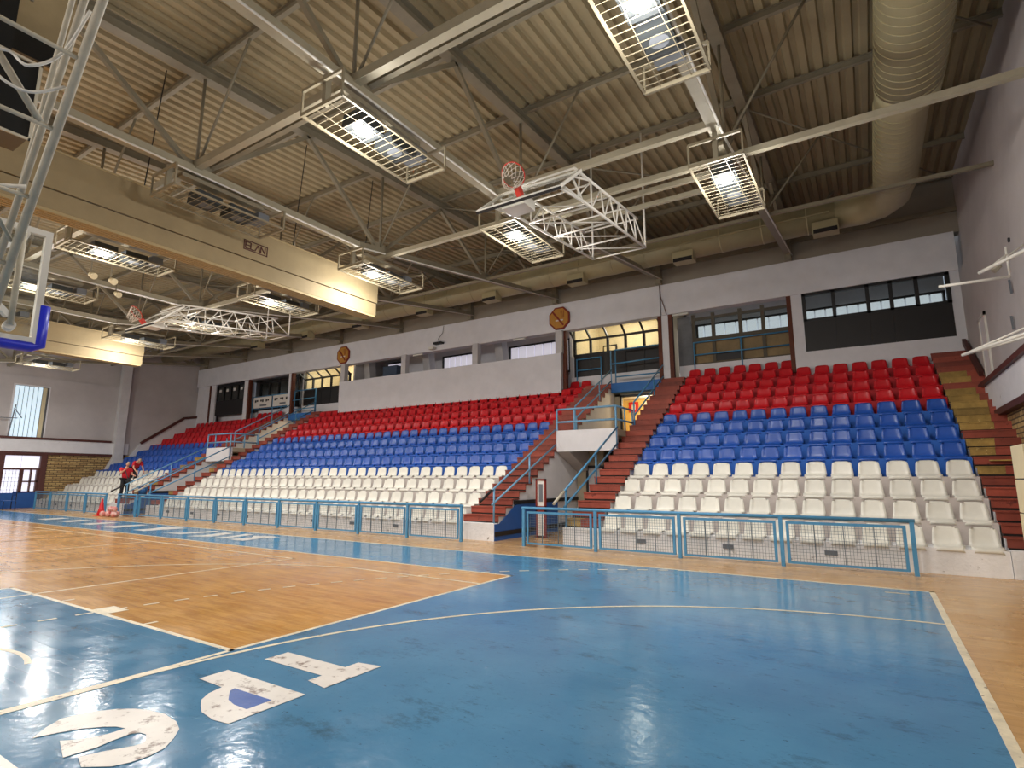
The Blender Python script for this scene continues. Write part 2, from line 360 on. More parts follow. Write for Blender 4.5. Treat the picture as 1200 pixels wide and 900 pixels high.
# inner wood of the basketball court, slightly more orange
b = MB(); quad(b, -33.39, -5.41, CY-7.5, CY+7.5, .002); b.build('inner_court_wood', M['wood'], mk)
b = MB()
quad(b, -5.41, .59, CY-9.72, CY+9.72, .003); quad(b, -39.4, -33.39, CY-9.72, CY+9.72, .003)
quad(b, -33.39, -5.41, CY+7.5, CY+9.72, .003); quad(b, -33.39, -5.41, CY-9.72, CY-7.5, .003)
quad(b, -11.2, -5.41, CY-2.45, CY+2.45, .003); quad(b, -33.39, -27.6, CY-2.45, CY+2.45, .003)
b.build('blue_court_zone', M['bluep'], mk)
LZ = .0045
def lineset(name, segs, w=.05, m='line'):
    b = MB()
    for (x0, y0, x1, y1) in segs:
        if x0 == x1: quad(b, x0-w/2, x0+w/2, min(y0, y1)-w/2, max(y0, y1)+w/2, LZ)
        else: quad(b, min(x0, x1)-w/2, max(x0, x1)+w/2, y0-w/2, y0+w/2, LZ)
    return b.build(name, M[m], mk)
def arcline(name, cx, cy, r, a0, a1, n=48, w=.05, dash=False, extra=None, z=.0055):
    b = MB()
    for i in range(n):
        if dash and i % 2: continue
        t0, t1 = a0+(a1-a0)*i/n, a0+(a1-a0)*(i+1)/n
        pts = [(cx+(r+s)*math.cos(t), cy+(r+s)*math.sin(t)) for s, t in ((-w/2, t0), (w/2, t0), (w/2, t1), (-w/2, t1))]
        b.prism(pts, 'z', z-.0015, z)
    if extra: extra(b)
    return b.build(name, M['line'], mk)
lineset('handball_boundary_line', [(.59, CY-9.72, .59, CY+9.72), (-39.4, CY+9.72, .59, CY+9.72), (-39.4, CY-9.72, -39.4, CY+9.72), (-39.4, CY-9.72, .59, CY-9.72)], .07)
lineset('basketball_boundary_line', [(-5.41, CY-7.5, -5.41, CY+7.5), (-33.39, CY+7.5, -5.41, CY+7.5), (-33.39, CY-7.5, -33.39, CY+7.5), (-33.39, CY-7.5, -5.41, CY-7.5)], .055)
lineset('key_line', [(-11.2, CY+2.45, -5.41, CY+2.45), (-11.2, CY-2.45, -5.41, CY-2.45), (-11.2, CY-2.45, -11.2, CY+2.45)], .055)
lineset('far_key_line', [(-33.39, CY+2.45, -27.6, CY+2.45), (-33.39, CY-2.45, -27.6, CY-2.45), (-27.6, CY-2.45, -27.6, CY+2.45)], .055)
lineset('volleyball_line', [(-28.4, 7.77, -10.35, 7.77), (-28.4, -5.8, -10.35, -5.8), (-10.35, -5.8, -10.35, 7.77), (-28.4, -5.8, -28.4, 7.77), (-16.3, -5.8, -16.3, 7.77), (-22.4, -5.8, -22.4, 7.77), (-19.4, -5.8, -19.4, 7.77)], .05)
b = MB(); quad(b, -8.5, -8.1, CY+2.47, CY+2.72, .006); quad(b, -9.45, -9.4, CY+2.47, CY+2.62, .006); quad(b, -7.2, -7.15, CY+2.47, CY+2.62, .006)
quad(b, .0, .3, CY+9.3, CY+9.35, .006)
b.build('lane_mark', M['line'], mk)
arcline('three_point_arc', -6.98, CY, 6.75, 1.78, 2*PI-1.78, 72, .05, extra=lambda b: quad(b, -8.4, -5.41, CY+6.58, CY+6.63, .0055))
arcline('no_charge_arc', -6.98, CY, 1.3, 1.24, 2*PI-1.24, 40, .05)
arcline('far_three_point_arc', -31.8, CY, 6.75, -PI/2, PI/2, 60, .05)
arcline('goal_area_line', .59, CY+1.5, 5.95, PI/2, PI, 60, .055, z=.0065, extra=lambda b: quad(b, -5.39, -5.33, CY-1.5, CY+1.5, .0065))
arcline('free_throw_dash_line', .59, CY+1.5, 8.95, PI/2+.37, PI+.02, 60, .05, dash=True, z=.0065)
arcline('centre_circle', -19.4, CY, 1.8, 0, 2*PI, 48, .05)
lineset('centre_line', [(-19.4, CY-9.7, -19.4, CY+7.5)], .05)
# lettering
def poly_obj(name, pts, m, z=.0075):
    return MB().prism(pts, 'z', z-.0015, z).build(name, M[m], mk)
poly_obj('painted_letter', [(-4.88, 3.42), (-4.88, 3.67), (-4.08, 3.67), (-4.08, 3.82), (-3.83, 3.86), (-3.83, 3.24), (-4.08, 3.28), (-4.08, 3.42)], 'letter')
P = [(-4.88, 2.82), (-4.88, 3.07), (-3.84, 3.07), (-3.84, 2.45), (-3.99, 2.43), (-4.19, 2.46), (-4.31, 2.52), (-4.41, 2.58), (-4.49, 2.68), (-4.53, 2.81)]
poly_obj('painted_letter', P, 'letter')
poly_obj('painted_letter_counter', [(-4.42, 2.85), (-3.96, 2.86), (-3.96, 2.66), (-4.12, 2.66), (-4.24, 2.69), (-4.33, 2.75), (-4.4, 2.8)], 'letter_blue', .0085)
E_ = [(-4.69, 1.65), (-4.81, 1.76), (-4.89, 1.87), (-4.87, 1.97), (-4.84, 2.05), (-4.75, 2.16), (-4.65, 2.23), (-4.55, 2.27), (-4.37, 2.3), (-4.18, 2.28), (-4.04, 2.23), (-3.93, 2.14), (-3.84, 2.04), (-3.81, 1.94), (-3.82, 1.84), (-3.86, 1.76), (-4.0, 1.66), (-4.15, 1.70), (-4.11, 1.81), (-4.03, 1.95), (-4.02, 2.0), (-4.07, 2.04), (-4.14, 2.07), (-4.2, 2.06), (-4.23, 2.02), (-4.22, 1.9), (-4.2, 1.81), (-4.22, 1.65), (-4.5, 1.73), (-4.42, 1.8), (-4.38, 1.86), (-4.35, 1.95), (-4.35, 2.04), (-4.43, 2.02), (-4.5, 1.97), (-4.59, 1.88), (-4.65, 1.76)]
poly_obj('painted_letter', E_, 'letter')
poly_obj('painted_letter', [(-4.88, 1.46), (-3.84, 1.46), (-3.84, .84), (-4.88, .84), (-4.88, 1.07), (-4.1, 1.07), (-4.1, 1.23), (-4.88, 1.23)], 'letter')
for pts in ([(-15.0, 9.15), (-14.35, 9.15), (-14.5, 9.8), (-14.35, 10.3), (-14.75, 10.3), (-15.3, 10.1), (-14.95, 9.8)],
            [(-15.75, 9.1), (-15.35, 9.2), (-15.6, 10.3), (-16.05, 10.3), (-15.7, 9.6)],
            [(-16.85, 9.0), (-16.45, 9.1), (-16.1, 9.3), (-16.5, 10.2), (-16.95, 10.2), (-16.7, 9.4)],
            [(-18.4, 9.1), (-17.6, 9.2), (-17.25, 10.2), (-17.8, 10.4), (-17.9, 9.5)],
            [(-20.3, 9.1), (-19.6, 9.1), (-19.45, 10.4), (-20.8, 10.4), (-20.3, 9.7)],
            [(-22.6, 9.1), (-21.6, 9.1), (-21.9, 10.3), (-22.4, 10.3)],
            [(-24.6, 9.2), (-23.7, 9.2), (-23.9, 10.2), (-24.5, 10.2)],
            [(-26.8, 9.3), (-25.8, 9.3), (-26.1, 10.2), (-26.9, 10.2)],
            [(-28.8, 9.3), (-27.9, 9.3), (-28.2, 10.2), (-28.9, 10.2)]):
    poly_obj('far_painted_letter', pts, 'letter')

# ---- walls
b = MB(); b.box(XR, XR+.4, YB, 26.2, 4.1, 7.93); b.box(XR+.02, XR+.4, YB, 26.2, 0, 4.1)
b.box(XRU, XRU+.3, YB, 26, 7.93, 12.2)
struct('wall_right', b, M['walls'], 'grey plaster side wall right of the stands', 'wall')
b = MB(); b.box(XL-.4, XL, YB, 11.2, 3.1, 7.4); b.box(XL-.4, XL, 12.75, 26, 3.1, 7.4)
b.box(XL-.4, XL, 11.2, 12.75, 3.1, 3.95); b.box(XL-.4, XL, 11.2, 12.75, 6.85, 7.4)
b.box(XL-.4, XL-.12, YB, 26, 7.4, 12.2)
struct('wall_left', b, M['walls'], 'grey plaster far end wall beyond the court with tall daylit window', 'wall')
b = MB(); b.box(XL-.35, XL-.03, YB, 10.95, 0, 3.1); b.box(XL-.35, XL-.03, 13.0, 22.6, 0, 3.1)
struct('trim_1', b, M['brick'], 'tan brick lower part of the far end wall', 'brick wall')
struct('wall_back', MB().box(-41, 6, YB-.3, YB, -.1, 12), M['walls'], 'plain wall behind the viewer', 'wall')
b = MB(); b.box(XL-.02, XL+.14, YB, 17.2, 3.12, 3.82)
struct('trim_2', b, M['parapet'], 'white horizontal band across the far end wall above the brick', 'wall band')
b = MB(); b.box(XL+.02, XL+.2, YB, 16.2, 3.82, 3.95); b.box(XL-.02, XL+.1, YB, 17.1, 2.98, 3.12)
struct('trim_3', b, M['brail'], 'dark brown rail running along the white band of the far end wall', 'rail')
# blue dado on far wall beneath window
struct('trim_4', MB().box(XL, XL+.06, 5, 12.9, 0, .84), M['dado'], 'blue painted dado under the far door window', 'dado')
# far column
b = MB(); b.box(XL, XL+.38, 16.35, 16.85, 2.5, 10.9); b.prism([(16.0, 2.1), (17.1, 2.1), (16.85, 2.9), (16.35, 2.9)], 'x', XL, XL+.4)
struct('trim_5', b, M['concrete'], 'pale concrete column standing against the far end wall beside the blue seats', 'column')
# diag hand parapet far wall
b = MB(); b.prism([(17.3, 3.0), (17.9, 3.85), (20.5, 5.7), (22.0, 5.95), (22.0, 5.0), (20.5, 4.5), (17.3, 2.6)], 'x', XL, XL+.1)
struct('trim_6', b, M['parapet'], 'white sloping stair parapet on the far end wall', 'parapet')
b = MB(); b.bar((XL+.14, 17.9, 3.9), (XL+.14, 20.5, 5.78), .12, .16); b.bar((XL+.14, 20.5, 5.78), (XL+.14, 21.95, 6.03), .12, .16)
tag(b.build('handrail', M['brail']), 'dark brown sloping handrail on the far end wall above the red seats', 'handrail')
# window far wall
wn = thing('window_1', 'tall narrow window of pale blue channel glass on the far end wall', 'window', (XL, 12, 4), kind='structure')
for i in range(7):
    y0 = 11.22+i*.215; MB().box(XL-.2, XL-.16, y0, y0+.2, 3.95, 6.85).build('pane', M['day'] if i < 6 else M['cream'], wn)
    MB().box(XL-.22, XL-.12, y0+.2, y0+.215, 3.95, 6.85).build('glazing_bar', M['vent'], wn)
b = MB(); b.box(XL-.1, XL+.03, 11.1, 11.2, 3.9, 6.9); b.box(XL-.1, XL+.03, 12.75, 12.82, 3.9, 6.9); b.box(XL-.1, XL+.04, 11.1, 12.82, 6.85, 6.92); b.build('window_frame', M['parapet'], wn)
# door window far
wn = thing('window_2', 'dark framed lower window and door lit by daylight between brick walls', 'window', (XL, 12, 0), kind='structure')
b = MB(); b.box(XL-.1, XL+.08, 10.9, 11.2, 0, 3.1); b.box(XL-.1, XL+.08, 12.8, 13.1, 0, 3.1); b.box(XL-.1, XL+.05, 11.2, 12.8, 2.9, 3.1); b.box(XL-.1, XL+.05, 11.2, 12.8, 2.1, 2.2)
b.box(XL-.1, XL+.05, 11.95, 12.1, .84, 2.1); b.box(XL-.1, XL+.05, 12.42, 12.48, .84, 2.1); b.box(XL-.1, XL+.05, 12.1, 12.8, 1.42, 1.5); b.box(XL-.1, XL+.05, 12.7, 12.8, .84, 2.1); b.box(XL-.1, XL+.05, 11.95, 12.8, .8, .92)
b.build('window_frame', M['brail'], wn)
for (y0, y1, z0, z1) in ((11.2, 11.98, 2.2, 2.9), (12.02, 12.8, 2.2, 2.9), (11.2, 11.95, .84, 2.1), (12.1, 12.42, 1.5, 2.1), (12.48, 12.7, 1.5, 2.1), (12.1, 12.42, .92, 1.42), (12.48, 12.7, .92, 1.42)):
    MB().box(XL-.2, XL-.15, y0, y1, z0, z1).build('pane', M['dayw'], wn)
b = MB()
for k in range(4): b.box(XL-.12, XL-.1, 11.35+.15*k, 11.36+.15*k, .84, 2.1)
for k in range(5): b.box(XL-.12, XL-.1, 11.2, 11.95, 1.0+.22*k, 1.015+.22*k)
b.build('glazing_bar', M['vent'], wn)
struct('trim_7', MB().box(XL-.6, XL-.4, 10.5, 13.3, 0, 7.2), M['walls'], 'outer skin behind the far windows', 'wall')
# right wall: parapet band, rail, door, handrail
b = MB(); b.box(XR-.14, XR, YB, 19.6, 3.3, 4.02)
b.prism([(19.6, 3.3), (19.6, 4.02), (20.3, 4.02), (20.3, 3.85)], 'x', XR-.14, XR)
struct('trim_8', b, M['parapet'], 'white parapet band along the right side wall above the end stairs', 'wall band')
b = MB(); b.box(XR-.22, XR-.02, YB, 20.4, 4.02, 4.14); b.box(XR-.18, XR, YB, 19.6, 3.16, 3.3)
struct('trim_9', b, M['brail'], 'dark red wood rails edging the white band on the right wall', 'rail')
b = MB(); b.bar((XR-.1, 21.6, 5.97), (XR-.1, 19.2, 4.45), .1, .14); b.bar((XR-.1, 21.6, 5.97), (XR-.1, 21.6, 5.7), .1, .12)
tag(b.build('handrail', M['brail']), 'dark brown sloping handrail on the right wall by the top of the end stairs', 'handrail')
dr = thing('door_1', 'narrow white framed door in the right wall beside the sloping handrail', 'door', (XR, 18.8, 4.14), kind='structure')
b = MB(); b.box(XR-.05, XR+.02, 18.9, 19.0, 4.14, 5.9); b.box(XR-.05, XR+.02, 18.1, 18.2, 4.14, 5.9); b.box(XR-.05, XR+.02, 18.1, 19.0, 5.8, 5.9); b.build('door_frame', M['whitem'], dr)
MB().box(XR-.03, XR, 18.2, 18.9, 4.14, 5.8).build('door_leaf', M['parapet'], dr)
# brick under right band
struct('trim_10', MB().box(XR-.01, XR+.02, YB, 19, 1.0, 3.16), M['brick'], 'pale brick strip low on the right wall', 'brick wall')
# ---- ceiling: corrugated deck
b = MB(); x = XRU+.05; prof = []
pitch = .285
while x > XL-.2:
    prof += [(x, 0), (x-.13, 0), (x-.165, .075), (x-.25, .075)]; x -= pitch
n0 = len(prof)
for y in (YB-.1, 21.9):
    for (px, dz) in prof: b.v.append((px, y, roof(y)+dz))
for i in range(n0-1): b.f.append((i, i+1, n0+i+1, n0+i))
dk = b.build('ceiling', M['deck']); tag(dk, 'beige corrugated steel roof deck above the trusses', 'ceiling', kind='structure')
struct('trim_11', MB().box(-41, 4, YB-.3, 27, 12.3, 12.4), M['deck'], 'outer roof skin above the deck', 'roof')
# upper wall above fascia and fascia
struct('wall_upper', MB().box(XL, XRU, 21.28, 21.7, 9.28, 12.2), M['upper'], 'taupe wall strip between fascia and roof above the stands', 'wall')
b = MB(); b.box(-6.5, XR, 21.25, 21.65, 8.05, 9.3)
struct('trim_12', b, M['wallw'], 'white fascia band above the right windows', 'fascia')
b = MB(); b.box(XL, -6.56, 21.25, 21.65, 8.05, 9.3)
struct('trim_13', b, M['wallw'], 'long white fascia band above the middle and far windows', 'fascia')
b = MB(); b.box(XL, XRU, 21.2, 21.3, 9.95, 10.1)
struct('trim_14', b, M['steel'], 'steel wall beam above the fascia', 'beam')
b = MB(); b.path([(-6.53, 21.22, 9.25), (-6.5, 21.22, 8.8), (-6.36, 21.22, 8.3), (-6.3, 21.22, 8.05)], .015, 5)
tag(b.build('wall_cable', M['rust']), 'thin reddish cable running down the joint of the white fascia', 'cable')
# front gallery walls
b = MB()
b.box(-1.55, -1.9, 21.3, 21.6, 4.9, 8.06); b.box(-1.55, XR, 21.3, 21.6, 4.9, 6.0); b.box(2.55, XR, 21.3, 21.6, 6.0, 8.06)
struct('wall_gallery', b, M['wallw'], 'white wall around the large black window above the red seats', 'wall')
struct('wall_parapet', MB().box(-25.05, -10.95, 21.1, 21.35, 5.3, 7.04), M['wallw'], 'long white parapet wall above the red seats of the middle block', 'parapet')
for i, x in enumerate((-11.05, -15.57, -20.2, -24.85)):
    struct('trim_%d' % (15+i), MB().box(x-.16, x+.16, 21.12, 21.4, 7.04, 8.06), M['concrete'], ['white post at the right end of the gallery opening', 'second white post of the gallery opening', 'third white post of the gallery opening', 'white post at the left end of the gallery opening'][i], 'post')
def rust(i, x, wpx=.15, z0=5.3):
    struct('trim_%d' % i, MB().box(x-wpx/2, x+wpx/2, 21.3, 21.5, z0, 8.06), M['rust'], ['rust brown column between the olive window and the black window', 'rust brown column right of the aisle glazing', 'rust brown column left of the two by the top of the near aisle', 'rust brown column between parapet and near glazed room', 'rust brown column right of the far glazed room', 'rust brown column between far glazed room and banner window', 'rust brown column between banner window and black far window', 'rust brown column at the far left end of the gallery'][i-20], 'column')
for i, x in enumerate((-1.97, -6.2, -6.62, -10.86, -25.15, -29.6, -34.05, -38.65)): rust(20+i, x)
b = MB()
for x0, x1 in ((-6.54, -6.28), (-29.95, -29.75), (-34.6, -34.2), (-38.5, -38.0)): b.box(x0, x1, 21.32, 21.5, 5.3, 8.06)
b.box(-40.3, -38.8, 21.35, 21.6, 5.0, 8.06)
b.box(-6.1, -2.05, 22.0, 22.3, 5.3, 6.07); b.box(-10.9, -6.7, 22.16, 22.3, 5.3, 7.0); b.box(-10.9, -6.7, 22.05, 22.3, 5.3, 6.07)
b.box(-29.5, -25.25, 22.05, 22.3, 5.3, 6.07); b.box(-29.5, -25.25, 22.16, 22.3, 5.3, 7.0); b.box(-34.0, -29.95, 22.05, 22.3, 5.3, 6.07); b.box(-38.6, -34.1, 22.0, 22.3, 5.3, 5.95)
struct('wall_gallery_sill', b, M['wallw'], 'white sills and wall pieces under the gallery windows', 'wall')
# gallery back room
b = MB(); b.box(XL, XR, 25.8, 26, 5.2, 9.2); b.box(XL, XR, 21.7, 26, 9.05, 9.2); b.box(XL, XR, 22.3, 26, 5.1, 5.25)
for x in (-10.98, -25.1, -29.7): b.box(x-.06, x+.06, 22.2, 25.8, 5.25, 9.05)
struct('wall_gallery_back', b, M['concrete'], 'rear wall, floor and ceiling of the gallery corridor behind the windows', 'wall')
# slanted concrete struts in gallery opening
for i, x in enumerate((-14.8, -19.6, -24.2)):
    b = MB(); b.prism([(x-.9, 9.05), (x-.45, 9.05), (x+.1, 5.3), (x-.35, 5.3)], 'y', 22.8, 23.3)
    struct('trim_%d' % (30+i), b, M['concrete'], ORD[i+1]+' slanted concrete strut inside the gallery opening, counted from the right', 'strut')
# daylight windows at back of gallery
def back_window(n, x0, x1, z0, z1, m, label, panes=6, y=25.7, fr='dframe'):
    wn = thing('window_%d' % n, label, 'window', ((x0+x1)/2, y, z0), kind='structure')
    w = (x1-x0)/panes
    for i in range(panes): MB().box(x0+i*w+.03, x0+(i+1)*w-.03, y, y+.05, z0, z1).build('pane', M[m], wn)
    b = MB(); b.box(x0-.08, x0, y-.05, y+.08, z0-.08, z1+.08); b.box(x1, x1+.08, y-.05, y+.08, z0-.08, z1+.08); b.box(x0, x1, y-.05, y+.08, z1, z1+.08); b.box(x0, x1, y-.05, y+.08, z0-.08, z0)
    b.build('window_frame', M[fr], wn); return wn
back_window(3, -15.5, -12.1, 6.9, 8.42, 'dayl', 'violet daylit strip window behind the right gallery opening', 7, 24.2)
back_window(4, -20.0, -17.6, 6.9, 8.42, 'dayl', 'daylit strip window with blinds behind the middle gallery opening', 6, 24.2)
back_window(5, -24.4, -23.2, 8.15, 8.5, 'dayl', 'small daylit window behind the left gallery opening', 3, 24.2)
back_window(6, -6.1, -2.2, 6.3, 8.28, 'dayg', 'bright blinds behind the olive framed window', 9, 24.6)
back_window(7, -1.75, 2.7, 6.6, 8.28, 'dayg', 'bright blinds behind the black framed window', 12, 24.6)
back_window(8, -6.85, -6.5, 5.9, 8.1, 'dayw', 'narrow daylit door pane behind the grey drape', 1, 24.0)
b = MB(); b.box(-22.9, -11.1, 24.3, 24.4, 5.25, 9.05); b.box(-6.45, XR, 24.75, 24.85, 5.25, 9.05); tag(b.build('gallery_partition', M['wallw']), 'white partition around the daylit gallery strip windows', 'wall', kind='structure')
b = MB(); b.box(-24.0, -22.9, 23.4, 24.1, 5.3, 8.2)
tag(b.build('cabinet', mat('dull_blue_booth', srgb(74, 90, 112), .7)), 'dull blue booth inside the left gallery opening', 'cabinet')
b = MB(); b.box(-24.6, -23.0, 24.3, 24.4, 5.3, 8.1)
tag(b.build('wall_panel', M['sign_r']), 'dark red panel inside the left gallery opening', 'panel')

# glazed rooms above the aisles
def glazed(n, xl, xr, label, lit=True):
    y = 22.1
    wn = thing('window_%d' % n, label, 'window', ((xl+xr)/2, y, 6.05), kind='structure')
    fr = MB(); N = 5; w = (xr-xl)/N
    fr.box(xl, xr, y-.04, y+.06, 7.02, 7.1); fr.box(xl, xr, y-.05, y+.07, 7.68, 7.76)
    for i in range(N+1):
        x = xl+w*i; x = min(max(x, xl+.05), xr-.05)
        fr.box(x-.05, x+.05, y-.04, y+.06, 7.1, 7.72)
        fr.bar((x, y, 7.72), (x, y-.5, 8.08), .07, .07)
    fr.build('window_frame', M['dframe'], wn)
    for i in range(N):
        MB().box(xl+w*i+.05, xl+w*(i+1)-.05, y+.0, y+.012, 7.1, 7.68).build('pane', M['glass'], wn)
        MB().box(xl+w*i+.01, xl+w*(i+1)-.01, y-.01, y+.05, 6.08, 7.02).build('lower_panel', M['black'], wn)
        b = MB(); p = [(y-.02, 7.76), (y-.5, 8.1), (y-.49, 8.112), (y-.01, 7.772)]; b.prism(p, 'x', xl+w*i+.04, xl+w*(i+1)-.04); b.build('roof_pane', M['glass'], wn)
    # lit room behind
    b = MB(); b.box(xl-.1, xr+.1, 24.9, 25.0, 5.3, 9.0); b.box(xl-.08, xl-.02, 22.3, 25, 5.3, 9.0); b.box(xr+.02, xr+.08, 22.3, 25, 5.3, 9.0); b.box(xl, xr, 21.75, 25, 8.95, 9.02)
    b.build('lit_room_wall', M['warm'], wn)
    b = MB(); b.box(xl+.25, xl+.95, 24.8, 24.86, 6.2, 8.05); b.build('inner_door', M['dframe'], wn)
    MB().box(xl+.32, xl+.88, 24.75, 24.8, 6.2, 7.97).build('inner_door_leaf', M['warm'], wn)
    b = MB(); b.box(xr-.9, xr-.2, 24.8, 24.86, 6.2, 8.3); b.build('inner_door', M['dframe'], wn)
    MB().box(xr-.83, xr-.27, 24.75, 24.8, 6.2, 8.22).build('inner_door_leaf', M['warm'], wn)
    ld = bpy.data.lights.new('room_lamp', 'POINT'); ld.shadow_soft_size = .25; ld.energy = 110; ld.color = (1, .93, .80)
    lo = bpy.data.objects.new('room_lamp', ld); C.objects.link(lo); lo.location = ((xl+xr)/2, 23.3, 8.3); tag(lo, 'ceiling lamp inside '+label[:40], 'lamp')
    lo.parent = None
    return wn
g1 = glazed(9, -10.78, -6.74, 'lit warm glazed room above the near aisle')
g2 = glazed(10, -29.45, -25.3, 'lit warm glazed room above the far aisle')
# olive window bay
wn = thing('window_11', 'olive framed window with papered lower panels above the red seats', 'window', (-3.8, 22.1, 6.05), kind='structure')
fr = MB(); xs = [-5.5, -4.75, -3.75, -2.95, -2.05]
for x in xs: fr.box(x-.06, x+.06, 22.05, 22.2, 6.05, 8.1)
for z in (6.08, 7.0, 7.1, 7.92): fr.box(-5.5, -2.05, 22.06, 22.18, z-.05, z+.05)
fr.build('window_frame', M['bframe'], wn)
for a, c in zip(xs, xs[1:]):
    MB().box(a+.06, c-.06, 22.1, 22.115, 7.12, 7.88).build('pane', M['glass'], wn)
    MB().box(a+.06, c-.06, 22.1, 22.14, 6.12, 6.98).build('lower_panel', M['paper'] if a != -4.75 else M['paper'], wn)
MB().box(-4.7, -3.8, 22.08, 22.1, 6.15, 6.45).build('torn_dark_gap', M['black'], wn)
b = MB(); b.prism([(-6.25, 8.2), (-5.75, 8.2), (-5.55, 6.9), (-5.75, 5.9), (-6.25, 5.9)], 'y', 22.5, 22.6)
tag(b.build('drape', M['curt']), 'grey drape hanging left of the olive framed window', 'drape')
tag(MB().box(-5.9, -5.55, 23.0, 23.05, 5.9, 7.9).build('door_frame', M['dframe']), 'dark door frame behind the grey drape', 'door frame')
# black window bay
wn = thing('window_12', 'large black framed window with black lower panels above the red seats', 'window', (.5, 21.35, 6.0), kind='structure')
fr = MB(); xs = [-1.5, -.55, .35, .98, 1.95, 2.5]
xs = [-1.5, -.5, .55, .75, 1.35, 1.5, 2.35, 2.5]
xx = [-1.5, -.62, .3, .42, .95, 1.1, 1.88, 2.52]
for x in (-1.5, -.6, .38, 1.02, 1.7, 2.5): fr.box(x-.055, x+.055, 21.28, 21.4, 7.05, 8.03)
fr.box(-1.55, 2.55, 21.28, 21.4, 7.03, 7.12); fr.box(-1.55, 2.55, 21.28, 21.4, 7.95, 8.04); fr.box(-1.55, 2.55, 21.37, 21.4, 5.98, 7.1)
fr.build('window_frame', M['dframe'], wn)
xs = (-1.5, -.6, .38, 1.02, 1.7, 2.5)
for a, c in zip(xs, xs[1:]):
    MB().box(a+.05, c-.05, 21.33, 21.345, 7.1, 7.97).build('pane', M['glass'], wn)
for a, c in ((-1.55, -.6), (-.6, .38), (.38, 1.02), (1.02, 2.55)):
    MB().box(a+.002, c-.002, 21.29, 21.36, 5.98, 7.04).build('lower_panel', M['black'], wn)
# banner window far
wn = thing('window_13', 'far window with two white banners under dark panes', 'window', (-32, 22.1, 6.05), kind='structure')
fr = MB()
for x in (-33.95, -33.0, -32.0, -31.0, -30.0): fr.box(x-.05, x+.05, 22.05, 22.18, 6.05, 8.06)
for z in (6.9, 7.9): fr.box(-34, -29.95, 22.06, 22.17, z-.05, z+.05)
fr.build('window_frame', M['dframe'], wn)
for a in (-33.95, -33.0, -32.0, -31.0):
    MB().box(a+.05, a+.95, 22.1, 22.112, 6.95, 7.85).build('pane', M['glass'], wn); MB().box(a+.02, a+.98, 22.1, 22.14, 6.05, 6.88).build('lower_panel', M['black'], wn)
for x0, x1 in ((-33.8, -31.9), (-31.75, -29.95)):
    bn = MB().box(x0, x1, 21.55, 21.571, 6.15, 6.85).build('banner', M['sign_w']); tag(bn, 'white printed banner on the rail, %s of the two' % ('left' if x0 < -33 else 'right'), 'banner')
    t = MB()
    for k in range(9):
        if k % 3 != 2: t.box(x0+.15+k*.19, x0+.3+k*.19, 21.545, 21.555, 6.52+.04*(k % 2), 6.68)
    t.build('lettering', M['black'], bn); MB().box(x0+.7, x1-.5, 21.545, 21.555, 6.25, 6.36).build('lettering', M['vent'], bn)
# black far window
wn = thing('window_14', 'black far left window with four dim panes', 'window', (-36.3, 21.4, 6), kind='structure')
fr = MB(); fr.box(-38.0, -34.6, 21.4, 21.5, 5.9, 6.9)
for k in range(5): fr.box(-38.0+k*.83, -37.9+k*.83, 21.4, 21.5, 6.9, 8.05)
fr.box(-38, -34.6, 21.4, 21.5, 7.85, 8.05); fr.build('window_frame', M['dframe'], wn)
for k in range(4): MB().box(-37.88+k*.83, -37.2+k*.83, 21.46, 21.47, 6.9, 7.85).build('pane', M['glass'], wn)
for k in range(4):
    MB().box(-37.7+k*.83, -37.45+k*.83, 21.43, 21.44, 7.5, 7.68).build('white_emblem', M['sign_w'], wn)

# ================================================================ STANDS
Y0, DY, Z0, DZ = 12.78, .72, .45, .42
def tier_y(i): return Y0+DY*i
def tier_z(i): return Z0+DZ*i
def tmat(i): return M['tier_w'] if i < 4 else (M['tier_b'] if i < 8 else M['tier_r'])
def stand(name, x0, x1, label):
    st = thing(name, label, 'grandstand', ((x0+x1)/2, Y0, 0), kind='structure')
    for i in range(13):
        z0 = 0 if i == 0 else tier_z(i-1)-.1
        MB().box(x0, x1, tier_y(i), tier_y(i+1)+(.0 if i < 12 else .3), z0, tier_z(i)).build('tier', M['front'] if i == 0 else tmat(i), st)
    b = MB()
    for k in range(int((x1-x0)/1.9)):
        x = x0+1.0+k*1.9; b.box(x, x+.22, Y0-.012, Y0+.01, .2, .29)
    b.build('wall_vent', M['vent'], st)
    return st
stand('grandstand', -5.72, 1.85, 'terraced right seating block, white then blue then red')
stand('grandstand', -26.72, -9.87, 'long terraced middle seating block, white then blue then red')
stand('grandstand', XL, -31.0, 'far left terraced seating block by the end wall')

